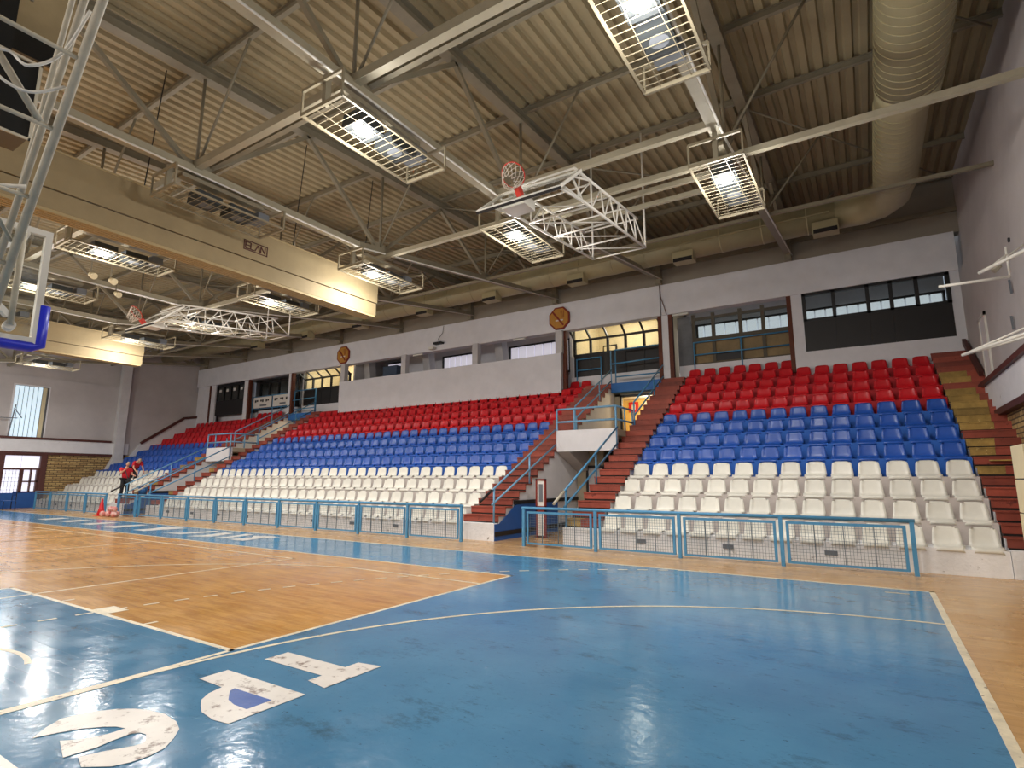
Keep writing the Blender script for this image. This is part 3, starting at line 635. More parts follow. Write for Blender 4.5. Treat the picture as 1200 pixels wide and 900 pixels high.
def seat_mesh(m, name):
    prof = [(-.035, -.05), (-.03, -.005), (0, .025), (.06, .035), (.16, .022), (.27, .018), (.33, .04), (.365, .09), (.385, .17), (.4, .26), (.41, .33), (.418, .36), (.43, .355)]
    NU = 9; top = []; 
    for k, (y, z) in enumerate(prof):
        hw = .226 if k < 6 else .226-.0042*(k-6)**1.5
        if k >= 11: hw -= .012*(k-10)
        row = []
        for j in range(NU):
            u = -1+2*j/(NU-1); e = abs(u)**5
            dz = .022*e if 2 <= k <= 6 else 0; dy = -.03*e if k > 6 else 0
            zz = z+dz-(.022*e if k >= 11 else (.01*e if k == 10 else 0))
            if k <= 2: zz -= .02*e; 
            row.append((u*hw, y+dy+(.02*e if k < 3 else 0), zz))
        top.append(row)
    v = []; f = []
    for r in top: v += r
    n = len(v); m_ = len(prof)
    for k in range(m_):
        for j in range(NU):
            a = Vector(top[min(k+1, m_-1)][j])-Vector(top[max(k-1, 0)][j]); a.normalize()
            nn = Vector((0, a.z, -a.y)); p = Vector(top[k][j])+nn*.014
            v.append(tuple(p))
    for k in range(m_-1):
        for j in range(NU-1):
            a = k*NU+j; f.append((a, a+1, a+NU+1, a+NU)); f.append((n+a, n+a+NU, n+a+NU+1, n+a+1))
    for j in range(NU-1):
        f.append((j, n+j, n+j+1, j+1)); a = (m_-1)*NU+j; f.append((a, a+1, n+a+1, n+a))
    for k in range(m_-1):
        a = k*NU; f.append((a, a+NU, n+a+NU, n+a)); a += NU-1; f.append((a, n+a, n+a+NU, a+NU))
    b = MB(); b.v = v; b.f = f
    b.box(-.16, .16, .05, .30, -.0, .012)
    o = b.build(name, m, None, True); o.location = (0, 0, -50); return o
protos = {'white': seat_mesh(M['seat_w'], 'white_seat'), 'blue': seat_mesh(M['seat_b'], 'blue_seat'), 'red': seat_mesh(M['seat_r'], 'red_seat')}
used = set()
def place_seats(block, xs_of_row, count_from):
    for i in range(13):
        col = 'white' if i < 4 else ('blue' if i < 8 else 'red'); r = i % 4 if i < 8 else i-8
        xs = xs_of_row(i)
        for k, x in enumerate(xs):
            p = protos[col]
            o = p if col not in used else p.copy()
            if col in used: C.objects.link(o)
            used.add(col)
            o.location = (x+random.uniform(-.008, .008), tier_y(i)+.02, tier_z(i)+.0)
            o.rotation_euler = (0, 0, random.uniform(-.02, .02))
            tag(o, '%s plastic seat, %s %s row up, %s from %s' % (col, ORD[r+1], col, ORD[k+1], count_from), 'seat', '%s stadium seats' % col)
place_seats('right', lambda i: [1.57-.54*k for k in range(14)] if i < 12 else [-5.45+.54*k for k in range(7)][::-1], 'right end, near right block')
place_seats('middle', lambda i: [-10.15-.54*k for k in range(31)] if i < 12 else [-10.1, -10.62], 'right end, middle block')
place_seats('far', lambda i: [-31.28-.54*k for k in range(16)] if i < 12 else [-31.28-.54*k for k in range(5)], 'right end, far left block')

# ================================================================ STAIRS
SY0, SD, SZ = 12.95, .36, .21
def stair(name, x0, x1, label, worn=(), side=None, n=24, start=1, wallmat='parapet', right_wall=True, hlow=0):
    st = thing(name, label, 'staircase', ((x0+x1)/2, Y0, 0), kind='structure')
    poly = [(Y0, 0), (Y0, .455)]
    for k in range(1, n+1):
        y = SY0+SD*(k-1); poly += [(y+.02, .455+SZ*(k-1)-.02), (y+.02, .455+SZ*k-.02)]
    yend = SY0+SD*n+.1; poly += [(yend, .455+SZ*n-.02), (yend, 0)]
    b = MB(); b.prism(poly, 'x', x0+.03, x1-.03); b.build('stair_body', M[wallmat], st)
    MB().box(x0, x1, Y0-.02, Y0+.25, 0, .46).build('base_block', M['front'], st)
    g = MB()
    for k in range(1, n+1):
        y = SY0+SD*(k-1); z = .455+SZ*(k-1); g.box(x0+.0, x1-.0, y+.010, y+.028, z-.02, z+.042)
    g.build('painted_shadow_gap', M['dark'], st, kind='stuff')  # dark-coloured strips stand in for the shadow line between step boards
    for k in range(1, n+1):
        y = SY0+SD*(k-1); z = .455+SZ*k
        if k in worn:
            xm = x0+(x1-x0)*random.uniform(.45, .8)
            b = MB(); b.box(x0-.01, xm, y, y+.03, z-SZ+.04, z); b.box(x0-.01, xm, y-.015, y+SD+.02, z-.025, z); b.build('step', M['worn_step'], st)['label'] = 'worn yellowish step board'
            b = MB(); b.box(xm+.003, x1+.01, y-.006, y+.03, z-SZ+.04, z+.004); b.box(xm+.003, x1+.01, y-.02, y+SD+.02, z-.025, z+.004); b.build('step', M['red_step'], st)
        else:
            j = random.uniform(-.006, .006)
            b = MB(); b.box(x0-.01, x1+.01, y+j, y+.03, z-SZ+.04, z); b.box(x0-.012, x1+.012, y-.018+j, y+SD+.02, z-.028, z+j*.3); b.build('step', M['red_step'], st)
    return st
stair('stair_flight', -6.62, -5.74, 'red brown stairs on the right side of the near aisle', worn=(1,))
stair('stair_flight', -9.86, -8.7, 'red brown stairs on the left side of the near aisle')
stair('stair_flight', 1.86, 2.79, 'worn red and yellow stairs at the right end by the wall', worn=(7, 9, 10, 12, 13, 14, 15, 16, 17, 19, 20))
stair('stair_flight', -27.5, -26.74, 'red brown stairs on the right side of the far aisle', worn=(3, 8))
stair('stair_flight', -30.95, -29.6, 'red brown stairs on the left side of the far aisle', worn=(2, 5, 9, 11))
# a curling loose board
b = MB(); b.prism([(2.1, 2.06), (2.6, 2.06), (2.72, 2.12), (2.78, 2.16), (2.78, 2.13), (2.72, 2.08), (2.6, 2.035), (2.1, 2.035)], 'y', 15.35, 15.46)
tag(b.build('loose_board', M['worn_step']), 'loose yellowish board curling up on the right end stairs', 'board')

def aisle(xl, xr, nm, doorlab):
    # dado on left face, platform, back wall with door
    W = nm
    b = MB(); b.prism([(Y0, 0), (Y0, .44), (13.0, .44), (13.3, .6), (13.9, .95), (16.4, .95), (16.4, 0)], 'x', xl+.0, xl+.02)
    b2 = b.build('dado', M['dado']); tag(b2, 'blue dado on the left wall of the %s vomitory' % W, 'dado', kind='structure')
    b = MB(); b.box(xl+.01, xl+.035, 13.75, 17.9, .93, 1.04); b.box(xl+.01, xl+.035, Y0, 17.9, .12, .24)
    tag(b.build('dado_band', M['black']), 'black bands edging the blue dado of the %s vomitory' % W, 'trim', kind='structure')
    pf = thing('platform', 'white fronted landing platform over the %s vomitory' % W, 'platform', ((xl+xr)/2, 16.4, 2.5), kind='structure')
    MB().box(xl, xr, 16.4, 16.58, 2.53, 3.22).build('front_panel', M['parapet'], pf)
    MB().box(xl, xr, 16.58, 21.6, 3.0, 3.2).build('slab', M['tancon'], pf)
    b = MB(); b.prism([(16.4, 2.53), (17.9, 1.9), (17.9, 2.9), (16.6, 2.9)], 'x', xl, xl+.45); b.build('soffit', M['walls'], pf)
    b = MB(); b.box(xl, xl+1.0, 17.9, 18.0, 0, 2.95); b.box(xr-.2, xr, 17.9, 18.0, 0, 2.95); b.box(xl, xr, 19.9, 20, 0, 3)
    tag(b.build('vomitory_wall', M['tancon']), 'dim rear wall of the %s vomitory' % W, 'wall', kind='structure')
    dd = thing('door_2' if W == 'near' else 'door_3', 'dark framed door inside the %s vomitory' % W, 'door', (xl+.75, 17.85, 0), kind='structure')
    b = MB(); b.box(xl+.38, xl+.46, 17.82, 17.9, 0, 2.05); b.box(xl+.98, xl+1.06, 17.82, 17.9, 0, 2.05); b.box(xl+.38, xl+1.06, 17.82, 17.9, 2.0, 2.1); b.build('door_frame', M['black'], dd)
    MB().box(xl+.46, xl+.98, 17.85, 17.89, 0, 2.0).build('door_leaf', M['concrete'], dd)
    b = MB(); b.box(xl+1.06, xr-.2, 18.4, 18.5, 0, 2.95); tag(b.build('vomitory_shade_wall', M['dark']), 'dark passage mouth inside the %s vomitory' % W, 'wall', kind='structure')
    # upper door wall
    b = MB(); b.box(xl-.3, xl+.22, 21.6, 21.7, 3.2, 5.1); b.box(xl-.3, xr+.1, 21.6, 21.7, 5.0, 5.25)
    tag(b.build('upper_door_wall', M['tancon']), 'tan wall around the %s upper doorway' % W, 'wall', kind='structure')
    b = MB(); b.box(xl+.22, xl+.3, 21.55, 21.68, 3.2, 5.03); b.box(xl+.22, xr, 21.55, 21.68, 4.95, 5.04)
    tag(b.build('upper_door_frame', M['black']), 'black frame of the %s upper doorway' % W, 'door frame', kind='structure')
    rm = MB(); rm.box(xl-.4, xr+1.5, 23.6, 23.7, 3.1, 5.2); rm.box(xl-.45, xl-.35, 21.7, 23.7, 3.1, 5.2); rm.box(xr+1.4, xr+1.5, 21.7, 23.7, 3.1, 5.2); rm.box(xl-.4, xr+1.5, 21.7, 23.7, 5.14, 5.2); rm.box(xl-.4, xr+1.5, 21.6, 23.7, 3.1, 3.2)
    tag(rm.build('passage_wall', M['yellow']), 'yellow lit passage walls beyond the %s upper doorway' % W, 'wall', kind='structure')
    ld = bpy.data.lights.new('passage_lamp', 'POINT'); ld.energy = 45; ld.color = (1, .85, .55); ld.shadow_soft_size = .2
    lo = bpy.data.objects.new('passage_lamp', ld); C.objects.link(lo); lo.location = ((xl+xr)/2, 22.5, 4.8); tag(lo, 'lamp in the yellow passage of the %s aisle' % W, 'lamp')
    b = MB(); b.box(xl-.0, xr+.0, 21.2, 21.75, 5.12, 5.5)
    tag(b.build('balcony_beam', M['blueb']), 'blue beam over the %s upper doorway' % W, 'beam', kind='structure')
    b = MB(); b.box(xl-1.3, xl, 21.3, 22.1, 5.2, 5.42); b.box(xr, xr+1.0, 21.45, 22.1, 5.2, 5.5); b.box(xl, xr, 21.75, 22.1, 5.3, 5.45)
    tag(b.build('balcony_slab', M['tancon']), 'balcony slab at the top of the %s aisle' % W, 'slab', kind='structure')
aisle(-8.7, -6.62, 'near', ''); aisle(-29.6, -27.5, 'far', '')
# signs in passage, fire panel
s = thing('safety_sign', 'red square sign with white figure on the yellow passage wall', 'sign', (-8.6, 23.58, 4.7))
MB().box(-8.85, -8.42, 23.55, 23.58, 4.55, 5.0).build('sign_plate', M['sign_red'], s)
MB().box(-8.72, -8.55, 23.535, 23.55, 4.66, 4.88).build('pictogram', M['sign_w'], s)
s = thing('exit_notice', 'white notice beside the red square sign on the passage wall', 'sign', (-7.8, 23.58, 4.6))
MB().box(-8.15, -7.5, 23.55, 23.58, 4.5, 5.0).build('sign_plate', M['sign_w'], s)
fp = thing('standing_sign', 'tall narrow red framed white sign standing in the near vomitory', 'sign', (-8.12, 14.3, 0))
b = MB(); b.box(-8.28, -8.23, 14.28, 14.34, 0, 1.65); b.box(-8.0, -7.95, 14.28, 14.34, 0, 1.65); b.box(-8.28, -7.95, 14.28, 14.34, 1.6, 1.65); b.box(-8.28, -7.95, 14.28, 14.34, .72, .88); b.build('frame', M['sign_r'], fp)
MB().box(-8.23, -8.0, 14.3, 14.33, .88, 1.6).build('upper_panel', M['sign_w'], fp); MB().box(-8.23, -8.0, 14.3, 14.33, .05, .72).build('lower_panel', M['sign_w'], fp)
b = MB(); b.box(-8.18, -8.05, 14.29, 14.3, 1.0, 1.5); b.build('pictogram', M['vent'], fp)

# ---- rails
def rail_set(label, segs, posts, m='blue_metal', r=.028, loc=None, tip=None):
    p0 = loc or posts[0][0]
    t = thing('stair_railing', label, 'railing', p0)
    for a, c in segs: MB().tube(a, c, r, 8).build('rail', M[m], t, True)
    for a, c in posts: MB().tube(a, c, r*.95, 8).build('post', M[m], t, True)
    if tip: MB().tube(tip[0], tip[1], r*1.25, 8).build('grip', M[tip[2]], t, True)
    return t
def aisle_rails(xl, xr, W, dx=0):
    for x, side in ((xl-.06, 'left'), (xr+.05, 'right')):
        m = 'blue_light' if side == 'left' else 'blue_metal'
        xx = x
        rail_set('blue sloping handrail on the %s stairs of the %s aisle' % (side, W),
                 [((xx, 12.45, 1.18), (xx, 16.42, 3.25+.0)), ((xx, 12.75, .95), (xx, 16.42, 2.75))],
                 [((xx, 12.85, .45), (xx, 12.85, 1.4)), ((xx, 14.75, 1.5), (xx, 14.75, 2.37))], m, tip=((xx, 12.2, 1.05), (xx, 12.75, 1.34), 'black' if side == 'left' else 'greym'))
        rail_set('blue upper handrail on the %s stairs of the %s aisle' % (side, W),
                 [((xx, 17.95, 4.2), (xx, 21.4, 6.1)), ((xx, 17.95, 3.75), (xx, 21.4, 5.65))],
                 [((xx, 17.95, 3.2), (xx, 17.95, 4.2)), ((xx, 20.15, 4.6), (xx, 20.15, 5.42)), ((xx, 21.4, 5.45), (xx, 21.4, 6.9))], m)
    t = rail_set('pale blue guard rail on top of the %s landing platform' % W,
             [((xl, 16.45, 3.92), (xr, 16.45, 3.92)), ((xl, 16.45, 3.5), (xr, 16.45, 3.5)), ((xr, 16.45, 3.92), (xr, 17.9, 3.92)), ((xr, 16.45, 3.5), (xr, 17.9, 3.5))],
             [((xl, 16.45, 2.6), (xl, 16.45, 3.92)), ((xl+.62, 16.5, 3.2), (xl+.62, 16.5, 3.92)), ((xl+.3, 17.3, 3.2), (xl+.3, 17.3, 3.8)), ((xr, 16.45, 2.6), (xr, 16.45, 3.92)), ((xr, 17.2, 3.2), (xr, 17.2, 3.92)), ((xr, 17.9, 3.2), (xr, 17.9, 3.92))], 'blue_light', .033)
    rail_set('blue balcony railing in front of the %s glazed room' % W,
             [((xl-1.9, 21.98, 6.85), (xl-.75, 21.98, 6.85)), ((xl-1.9, 21.98, 6.35), (xl-.75, 21.98, 6.35)), ((xl+.1, 21.5, 6.95), (xr, 21.5, 6.95)), ((xl-.1, 21.4, 6.35), (xr, 21.4, 6.4)), ((xl+.1, 21.45, 5.8), (xr, 21.45, 5.8))],
             [((xl-.75, 21.98, 5.4), (xl-.75, 21.98, 6.87)), ((xl+.1, 21.5, 5.5), (xl+.1, 21.5, 6.97)), ((xl-1.9, 21.98, 5.4), (xl-1.9, 21.98, 6.87)), ((xr, 21.5, 5.5), (xr, 21.5, 6.97))], 'blue_metal', .028)
aisle_rails(-8.7, -6.62, 'near'); aisle_rails(-29.6, -27.5, 'far')
rail_set('blue railing in front of the olive framed window', [((-5.5, 21.98, 6.95), (-2.1, 21.98, 6.95)), ((-5.5, 21.98, 6.45), (-2.1, 21.98, 6.45))],
         [((-5.5, 21.98, 5.5), (-5.5, 21.98, 6.97)), ((-3.75, 21.98, 5.5), (-3.75, 21.98, 6.97))], 'blue_metal', .028)
rail_set('blue railing carrying the white banners in front of the far window', [((-34, 21.6, 6.9), (-30, 21.6, 6.9)), ((-34, 21.6, 6.1), (-30, 21.6, 6.1))],
         [((-31.83, 21.6, 5.5), (-31.83, 21.6, 6.95)), ((-34, 21.6, 5.5), (-34, 21.6, 6.95)), ((-30, 21.6, 5.5), (-30, 21.6, 6.95))], 'blue_metal', .028)

# ---- court fences
def fence(label, xs, y, h=.93, double=True, mesh=(.055, .06), wm='wire', bars=False):
    t = thing('court_fence', label, 'fence', (xs[0], y, 0))
    MB().tube((xs[0]-.05, y, h-.0), (xs[-1]+.05, y, h-.0), .035, 8).build('top_rail', M['blue_metal'], t, True)
    for x in xs: MB().box(x-.035, x+.035, y-.03, y+.03, 0, h).build('post', M['blue_metal'], t)
    for a, c in zip(xs, xs[1:]):
        x0, x1 = a+.09, c-.09
        b = MB(); b.box(x0, x1, y-.02, y+.02, .06, .1); b.box(x0, x1, y-.02, y+.02, h-.13, h-.08); b.box(x0, x0+.05, y-.02, y+.02, .1, h-.13); b.box(x1-.05, x1, y-.02, y+.02, .1, h-.13)
        f = b.build('panel_frame', M['blue_metal'], t)
        b = MB(); x = x0+.05
        while x < x1-.05: b.box(x-.0028, x+.0028, y-.0028, y+.0028, .1, h-.13); x += mesh[0]
        z = .1
        while z < h-.13: b.box(x0+.05, x1-.05, y-.0026, y+.0026, z-.0026, z+.0026); z += mesh[1]
        b.build('wire_mesh', M[wm], f, kind='stuff')
        for k in (1, 2, 3):
            x = x0+(x1-x0)*k/4; MB().box(x-.007, x+.007, y-.012, y+.012, .08, h-.1).build('stiffener', M['wire'], f)
    return t
fence('blue mesh court fence before the near right seating block', [-7.46, -5.52, -3.58, -1.6, .5], 12.27)
fence('long blue mesh court fence before the middle seating block', [-26.95, -25.0, -23.0, -21.05, -19.15, -17.2, -15.25, -13.3, -11.3, -9.37], 12.2)
fence('blue mesh court fence before the far left seating block', [-38.4, -36.4, -34.3, -32.2, -30.05], 12.2)
fence('short blue mesh fence panel in front of the far aisle', [-28.6, -26.97], 12.1)

# ================================================================ ROOF STEEL
def ztop(y): return roof(y)-.30
TX = [-1.85-4.67*k for k in range(9)]
def zbot(y):
    if y > 9.8: return 7.8+(y-9.8)*.152
    return 7.8
NODES_B = [-10.1, -4.95, .25, 5.45, 10.6, 15.75, 20.1]
def truss(x, k):
    t = thing('roof_truss', ['roof truss nearest the right wall, over the right block', 'second roof truss from the right wall, over the near aisle', 'third roof truss from the right, carrying an unlit lamp cage', 'fourth roof truss from the right wall', 'fifth roof truss from the right wall', 'sixth roof truss from the right wall', 'seventh roof truss from the right wall', 'eighth roof truss from the right wall', 'ninth roof truss, nearest the far end wall'][k], 'truss', (x, 5, 9), 'roof trusses')
    MB().ibeam((x, YB, ztop(YB)), (x, 21.28, ztop(21.28)), .24, .26).build('top_chord', M['steel'], t)
    MB().bar((x, YB, 7.87), (x, 9.8, 7.87), .18, .16).build('bottom_chord', M['steel2'], t)
    MB().bar((x, 9.8, 7.87), (x, 21.28, zbot(21.28)+.07), .18, .16).build('bottom_chord', M['steel'], t)
    MB().box(x-.1, x+.1, 21.0, 21.25, 9.3, ztop(21.8)).build('end_post', M['steel'], t)
    for yb in NODES_B:
        zb = zbot(yb)+.12
        for dy in (-2.6, 0, 2.6):
            yt = yb+dy
            if yt > 21.1 or yt < YB: continue
            if dy == 0: MB().tube((x, yb, zb), (x, yt, ztop(yt)-.12), .035, 6).build('web_post', M['steel'], t, True)
            else: MB().bar((x, yb+.12*(1 if dy > 0 else -1), zb), (x, yt, ztop(yt)-.12), .09, .09).build('web_brace', M['steel'], t)
        if yb < 21:
            for s in (-1,):
                MB().tube((x, yb, zb), (x-s*1.6, yb, roof(yb)-.12), .028, 6).build('knee_brace', M['steel'], t, True)
        MB().box(x-.02, x+.02, yb-.3, yb+.3, zb-.05, zb+.16).build('gusset_plate', M['steel'], t)
    b = MB(); b.tube((x+.12, 1, 7.77), (x+.12, 9.8, 7.77), .02, 6); b.tube((x+.12, 9.8, 7.77), (x+.12, 21.2, zbot(21.2)-.03), .022, 6); b.build('conduit', M['whitem'], t, True)
for k, x in enumerate(TX): truss(x, k)
y = -10.15; i = 0
while y < 21.6:
    z = roof(y)-.09
    o = MB().ibeam((XRU, y, z), (XL, y, z), .09, .16, .012).build('purlin', M['steel']); tag(o, 'beige roof purlin running the length of the hall under the deck', 'purlin', 'roof purlins', 'structure')
    y += 2.6
def tie(y, z, x0, x1, lab, m='steel2', w=.12, h=.12):
    tag(MB().bar((x0, y, z), (x1, y, z), w, h).build('tie_beam', M[m]), lab, 'beam', kind='structure')
tie(5.45, 7.98, XRU, XL, 'light tie beam along the hall through the first lower truss nodes', w=.14, h=.16)
tie(5.75, 8.12, -2, -11.2, 'second parallel tie beam beside the first lower truss nodes', 'steel', .1, .14)
tie(10.75, 7.86, XRU, XL, 'light tie beam along the hall through the second lower truss nodes')
tie(9.5, 7.86, -1.85, -6.5, 'light tie beam with open pipe end right of the folded backboard', w=.13, h=.13)
tie(11.35, 7.95, -1.9, -6.4, 'short tie beam behind the folded goal frame', w=.1, h=.1)
tie(12.15, 8.05, -1.9, -6.4, 'second short tie beam behind the folded goal frame', w=.1, h=.1)
tie(15.75, 8.75, XRU, XL, 'thin tie beam along the hall through the third lower truss nodes', 'steel', .09, .09)
# horizontal wind braces (thin diagonals in roof plane)
for k in range(0, 8, 1):
    x0, x1 = TX[k], (TX[k+1])
    xs = ((XRU-.2, TX[0]),) if k == 0 else ()
    for a, c in ((x0, x1),)+xs:
        for (ya, yb) in ((13.2, 18.4),) if a != XRU-.2 else ((8, 13.2), (13.2, 20.6)):
            o = MB().tube((a, yb, roof(yb)-.35), (c, ya, roof(ya)-.35), .025, 6).build('wind_brace', M['steel'], None, True); tag(o, 'thin diagonal roof brace %s, %s' % ('between the right wall and the first truss' if a == XRU-.2 else 'between the %s and %s trusses from the right' % (ORD[k+1], ORD[k+2]), 'nearer the viewer' if ya < 10 else 'nearer the stands'), 'brace', 'roof wind braces')
# hangers with cables
for (x, y, z0, nn) in ((-12.3, 5, 7.63, 'leftmost'), (-12.3, 8.6, 7.63, 'middle'), (-12.3, 11, 7.63, 'rightmost')):
    tag(MB().tube((x, y, z0), (x+.15, y+.1, roof(y)), .012, 5).build('hanger_cable', M['dframe']), nn+' thin dark cable hanging from the roof to the near divider curtain housing', 'cable', 'curtain hanger cables')

# ---- ducts
dt = thing('air_duct', 'fat round cream ventilation duct bending near the right wall and running above the stands', 'duct', (1.35, 13, 9.55))
b = MB(); ring = []
b.path([(1.3, 1.6, 9.55), (1.3, 12.6, 9.55)], .59, 32); b.build('large_duct_section', M['duct'], dt, True)
b = MB(); b.path([(1.3, 12.6, 9.55), (1.3, 13.0, 9.55), (1.22, 13.25, 9.55), (1.2, 17.2, 9.55), (1.12, 18.0, 9.58), (.85, 18.5, 9.62), (.4, 18.85, 9.68), (-.2, 19.0, 9.75)], [.59, .58, .5, .5, .5, .5, .49, .48], 32); b.build('narrow_duct_section', M['duct'], dt, True)
y = 5.0
while y < 12.5: MB().path([(1.3, y, 9.55), (1.3, y+.03, 9.55)], .598, 32).build('duct_rib', M['duct'], dt, True); y += .22
y = 13.4
while y < 17: MB().path([(1.2, y, 9.55), (1.2, y+.03, 9.55)], .507, 32).build('duct_rib', M['duct'], dt, True); y += .22
MB().path([(-.2, 19, 9.75), (-13, 19, 9.75), (-13.2, 19, 9.75), (-26, 19, 9.75), (-26.2, 19, 9.75), (XL, 19, 9.75)], [.48, .48, .42, .42, .36, .36], 28).build('duct_run', M['duct'], dt, True)
for k in range(30): MB().path([(-1.0-k*1.3, 19, 9.75), (-1.05-k*1.3, 19, 9.75)], .49 if k < 9 else (.43 if k < 19 else .37), 28).build('duct_band', M['duct'], dt, True)
MB().box(-26, -.4, 18.46, 18.5, 9.62, 9.66).build('duct_seam', M['duct'], dt)
for x in (-.55, -4.85, -8.95, -12.95, -16.7, -20.9, -25.0, -29.4):
    b = MB(); b.box(x-.35, x+.35, 18.5, 18.95, 9.05, 9.4); o = b.build('air_outlet', M['duct'], dt)
    b = MB(); b.box(x-.32, x+.32, 18.47, 18.5, 9.04, 9.16)
    b.build('grille', M['dark'], o)

# ---- light cages
def cage_thing(lit, label, flood=True):
    t = thing('lamp_cage', label, 'lamp cage', (0, 0, 0), 'caged floodlight units')
    L, W = 1.18, .46; z0 = -.0; r = .022
    for s in (-1, 1): MB().bar((s*W, -L, z0), (s*W, L, z0), .035, .035).build('side_bar', M['cage'], t)
    for e in (-1, 1):
        b = MB(); b.bar((-W, e*L, z0), (W, e*L, z0), .04, .06); b.bar((-W, e*L, .42), (W, e*L, .42), .04, .05); b.bar((-W, e*L, 0), (-W, e*L, .42), .03, .03); b.bar((W, e*L, 0), (W, e*L, .42), .03, .03)
        b.build('end_frame', M['cage'], t)
    b = MB()
    for k in range(1, 17): b.bar((-W, -L+2*L*k/17, z0), (W, -L+2*L*k/17, z0), .010, .010)
    for k in (-1, 1): b.bar((k*.15, -L, z0), (k*.22, L, z0), .01, .01)
    b.build('grid_wire', M['cage'], t)
    b = MB(); b.box(-.1, .1, -.9, .9, .42, .5); b.box(-.04, .04, -1.15, -1.05, .05, .55); b.build('hanger_plate', M['steel'], t)
    if flood:
        for n_, (x, y) in enumerate(((0.0, -.35), (0.02, .35))):
            b = MB(); b.prism([(-.22, .03), (.22, .03), (.18, .24), (-.18, .24)], 'y', y-.26, y+.26)
            h = b.build('flood_housing', M['flood'], t)
            on = lit and n_ == 0
            MB().tube((x, y, .022), (x, y, .03), .13, 20).build('lens', M['lamp'] if on else M['vent'], h)
    MB().box(-.2, .2, .72, .98, .12, .3).build('ballast_box', M['vent'], t)
    return t
def lamps_for(loc, lit):
    if not lit: return
    ld = bpy.data.lights.new('flood_light', 'AREA'); ld.shape = 'DISK'; ld.size = .3; ld.energy = LAMP_W; ld.color = (1, .97, .93)
    lo = bpy.data.objects.new('flood_light', ld); C.objects.link(lo); lo.location = (loc[0], loc[1]-.35, loc[2]+.014); tag(lo, 'light of a roof floodlight', 'lamp', 'floodlight beams')
    ld = bpy.data.lights.new('added_fill', 'POINT'); ld.energy = FILL_W; ld.shadow_soft_size = .2; ld.color = (1, .97, .93)  # bare point added below the cage to brighten walls and roof, no fitting there
    lo = bpy.data.objects.new('added_fill', ld); C.objects.link(lo); lo.location = (loc[0], loc[1]-.35, loc[2]-.42); tag(lo, 'added fill light below a roof floodlight', 'lamp', 'added fill lights')
proto_lit = cage_thing(True, 'x'); proto_off = cage_thing(False, 'x')
first = {True: True, False: True}
NAMES = ['first', 'second', 'third', 'fourth', 'fifth', 'sixth', 'seventh', 'eighth']
for k in range(8):
    for row, y in (('front', 6.05), ('rear', 10.75), ('back', -3.9), ('outer', -8.6)):
        lit = not (k == 2 and row == 'front') and not (k == 5 and row == 'front')
        loc = (TX[k], y, 7.2)
        lab = '%s cream wire lamp cage, %s from the right, in the row %s' % ('lit' if lit else 'unlit', NAMES[k], {'front': 'nearer the viewer', 'rear': 'nearer the stands', 'back': 'behind the viewer', 'outer': 'farthest behind the viewer'}[row])
        if row in ('back', 'outer'): 
            if k > 6: continue
        p = proto_lit if lit else proto_off
        if first[lit]: p.location = loc; p['label'] = lab; first[lit] = False
        else: dup(p, loc, lab)
        lamps_for(loc, lit)

# ---- divider curtains in housings
def curtain(x, yend, label, elan=False):
    t = thing('divider_curtain', label, 'curtain', (x, yend, 7))
    b = MB(); b.box(x-.5, x, YB+.3, yend, 6.88, 7.6); o = b.build('upper_cover', M['canvas'], t)
    b = MB(); b.box(x-.47, x-.03, YB+.3, yend-.02, 6.5, 6.86); b.build('folded_curtain', M['canvas'], t)
    b = MB()
    for k in range(5): b.box(x-.46+k*.09, x-.40+k*.09, YB+.3, yend-.05, 6.44, 6.5)
    b.build('bottom_batten', M['canvas2'], t)
    b = MB(); b.box(x-.52, x+.01, YB+.3, yend+.01, 7.6, 7.63); b.build('top_flange', M['canvas2'], t)
    if elan:
        # lettering ELAN in frame on the side facing the viewer (x plane), reading toward +y
        lg = MB(); X0, X1 = x+.001, x+.008; y0, y1, z0, z1 = yend-4.35, yend-3.72, 7.06, 7.31; t_ = .022
        lg.box(X0, X1, y0, y1, z0, z0+t_); lg.box(X0, X1, y0, y1, z1-t_, z1); lg.box(X0, X1, y0, y0+t_, z0, z1); lg.box(X0, X1, y1-t_, y1, z0, z1)
        lw = (y1-y0-.1)/4; zz0, zz1 = z0+.045, z1-.045; s = .02
        def st(a, c): lg.bar((x+.005, a[0], a[1]), (x+.005, c[0], c[1]), .024, .008, (1, 0, 0))
        q = [y0+.05+lw*i for i in range(5)]; g = lw*.85
        for a, c in (((q[0], zz0), (q[0], zz1)), ((q[0], zz1), (q[0]+g, zz1)), ((q[0], (zz0+zz1)/2), (q[0]+g, (zz0+zz1)/2)), ((q[0], zz0), (q[0]+g, zz0)),
                     ((q[1], zz0), (q[1], zz1)), ((q[1], zz0), (q[1]+g*.8, zz0)),
                     ((q[2]-.02, zz0), (q[2]+g/2, zz1)), ((q[2]+g/2, zz1), (q[2]+g, zz0)),
                     ((q[3], zz0), (q[3], zz1)), ((q[3], zz1), (q[3]+g, zz0)), ((q[3]+g, zz0), (q[3]+g, zz1))): st(a, c)
        lg.build('lettering', M['darkred'], o)
    return t
curtain(-12.2, 11.55, 'long beige divider curtain housing with a framed dark red word', True)
curtain(-26.3, 11.45, 'farther beige divider curtain housing, above the far window')

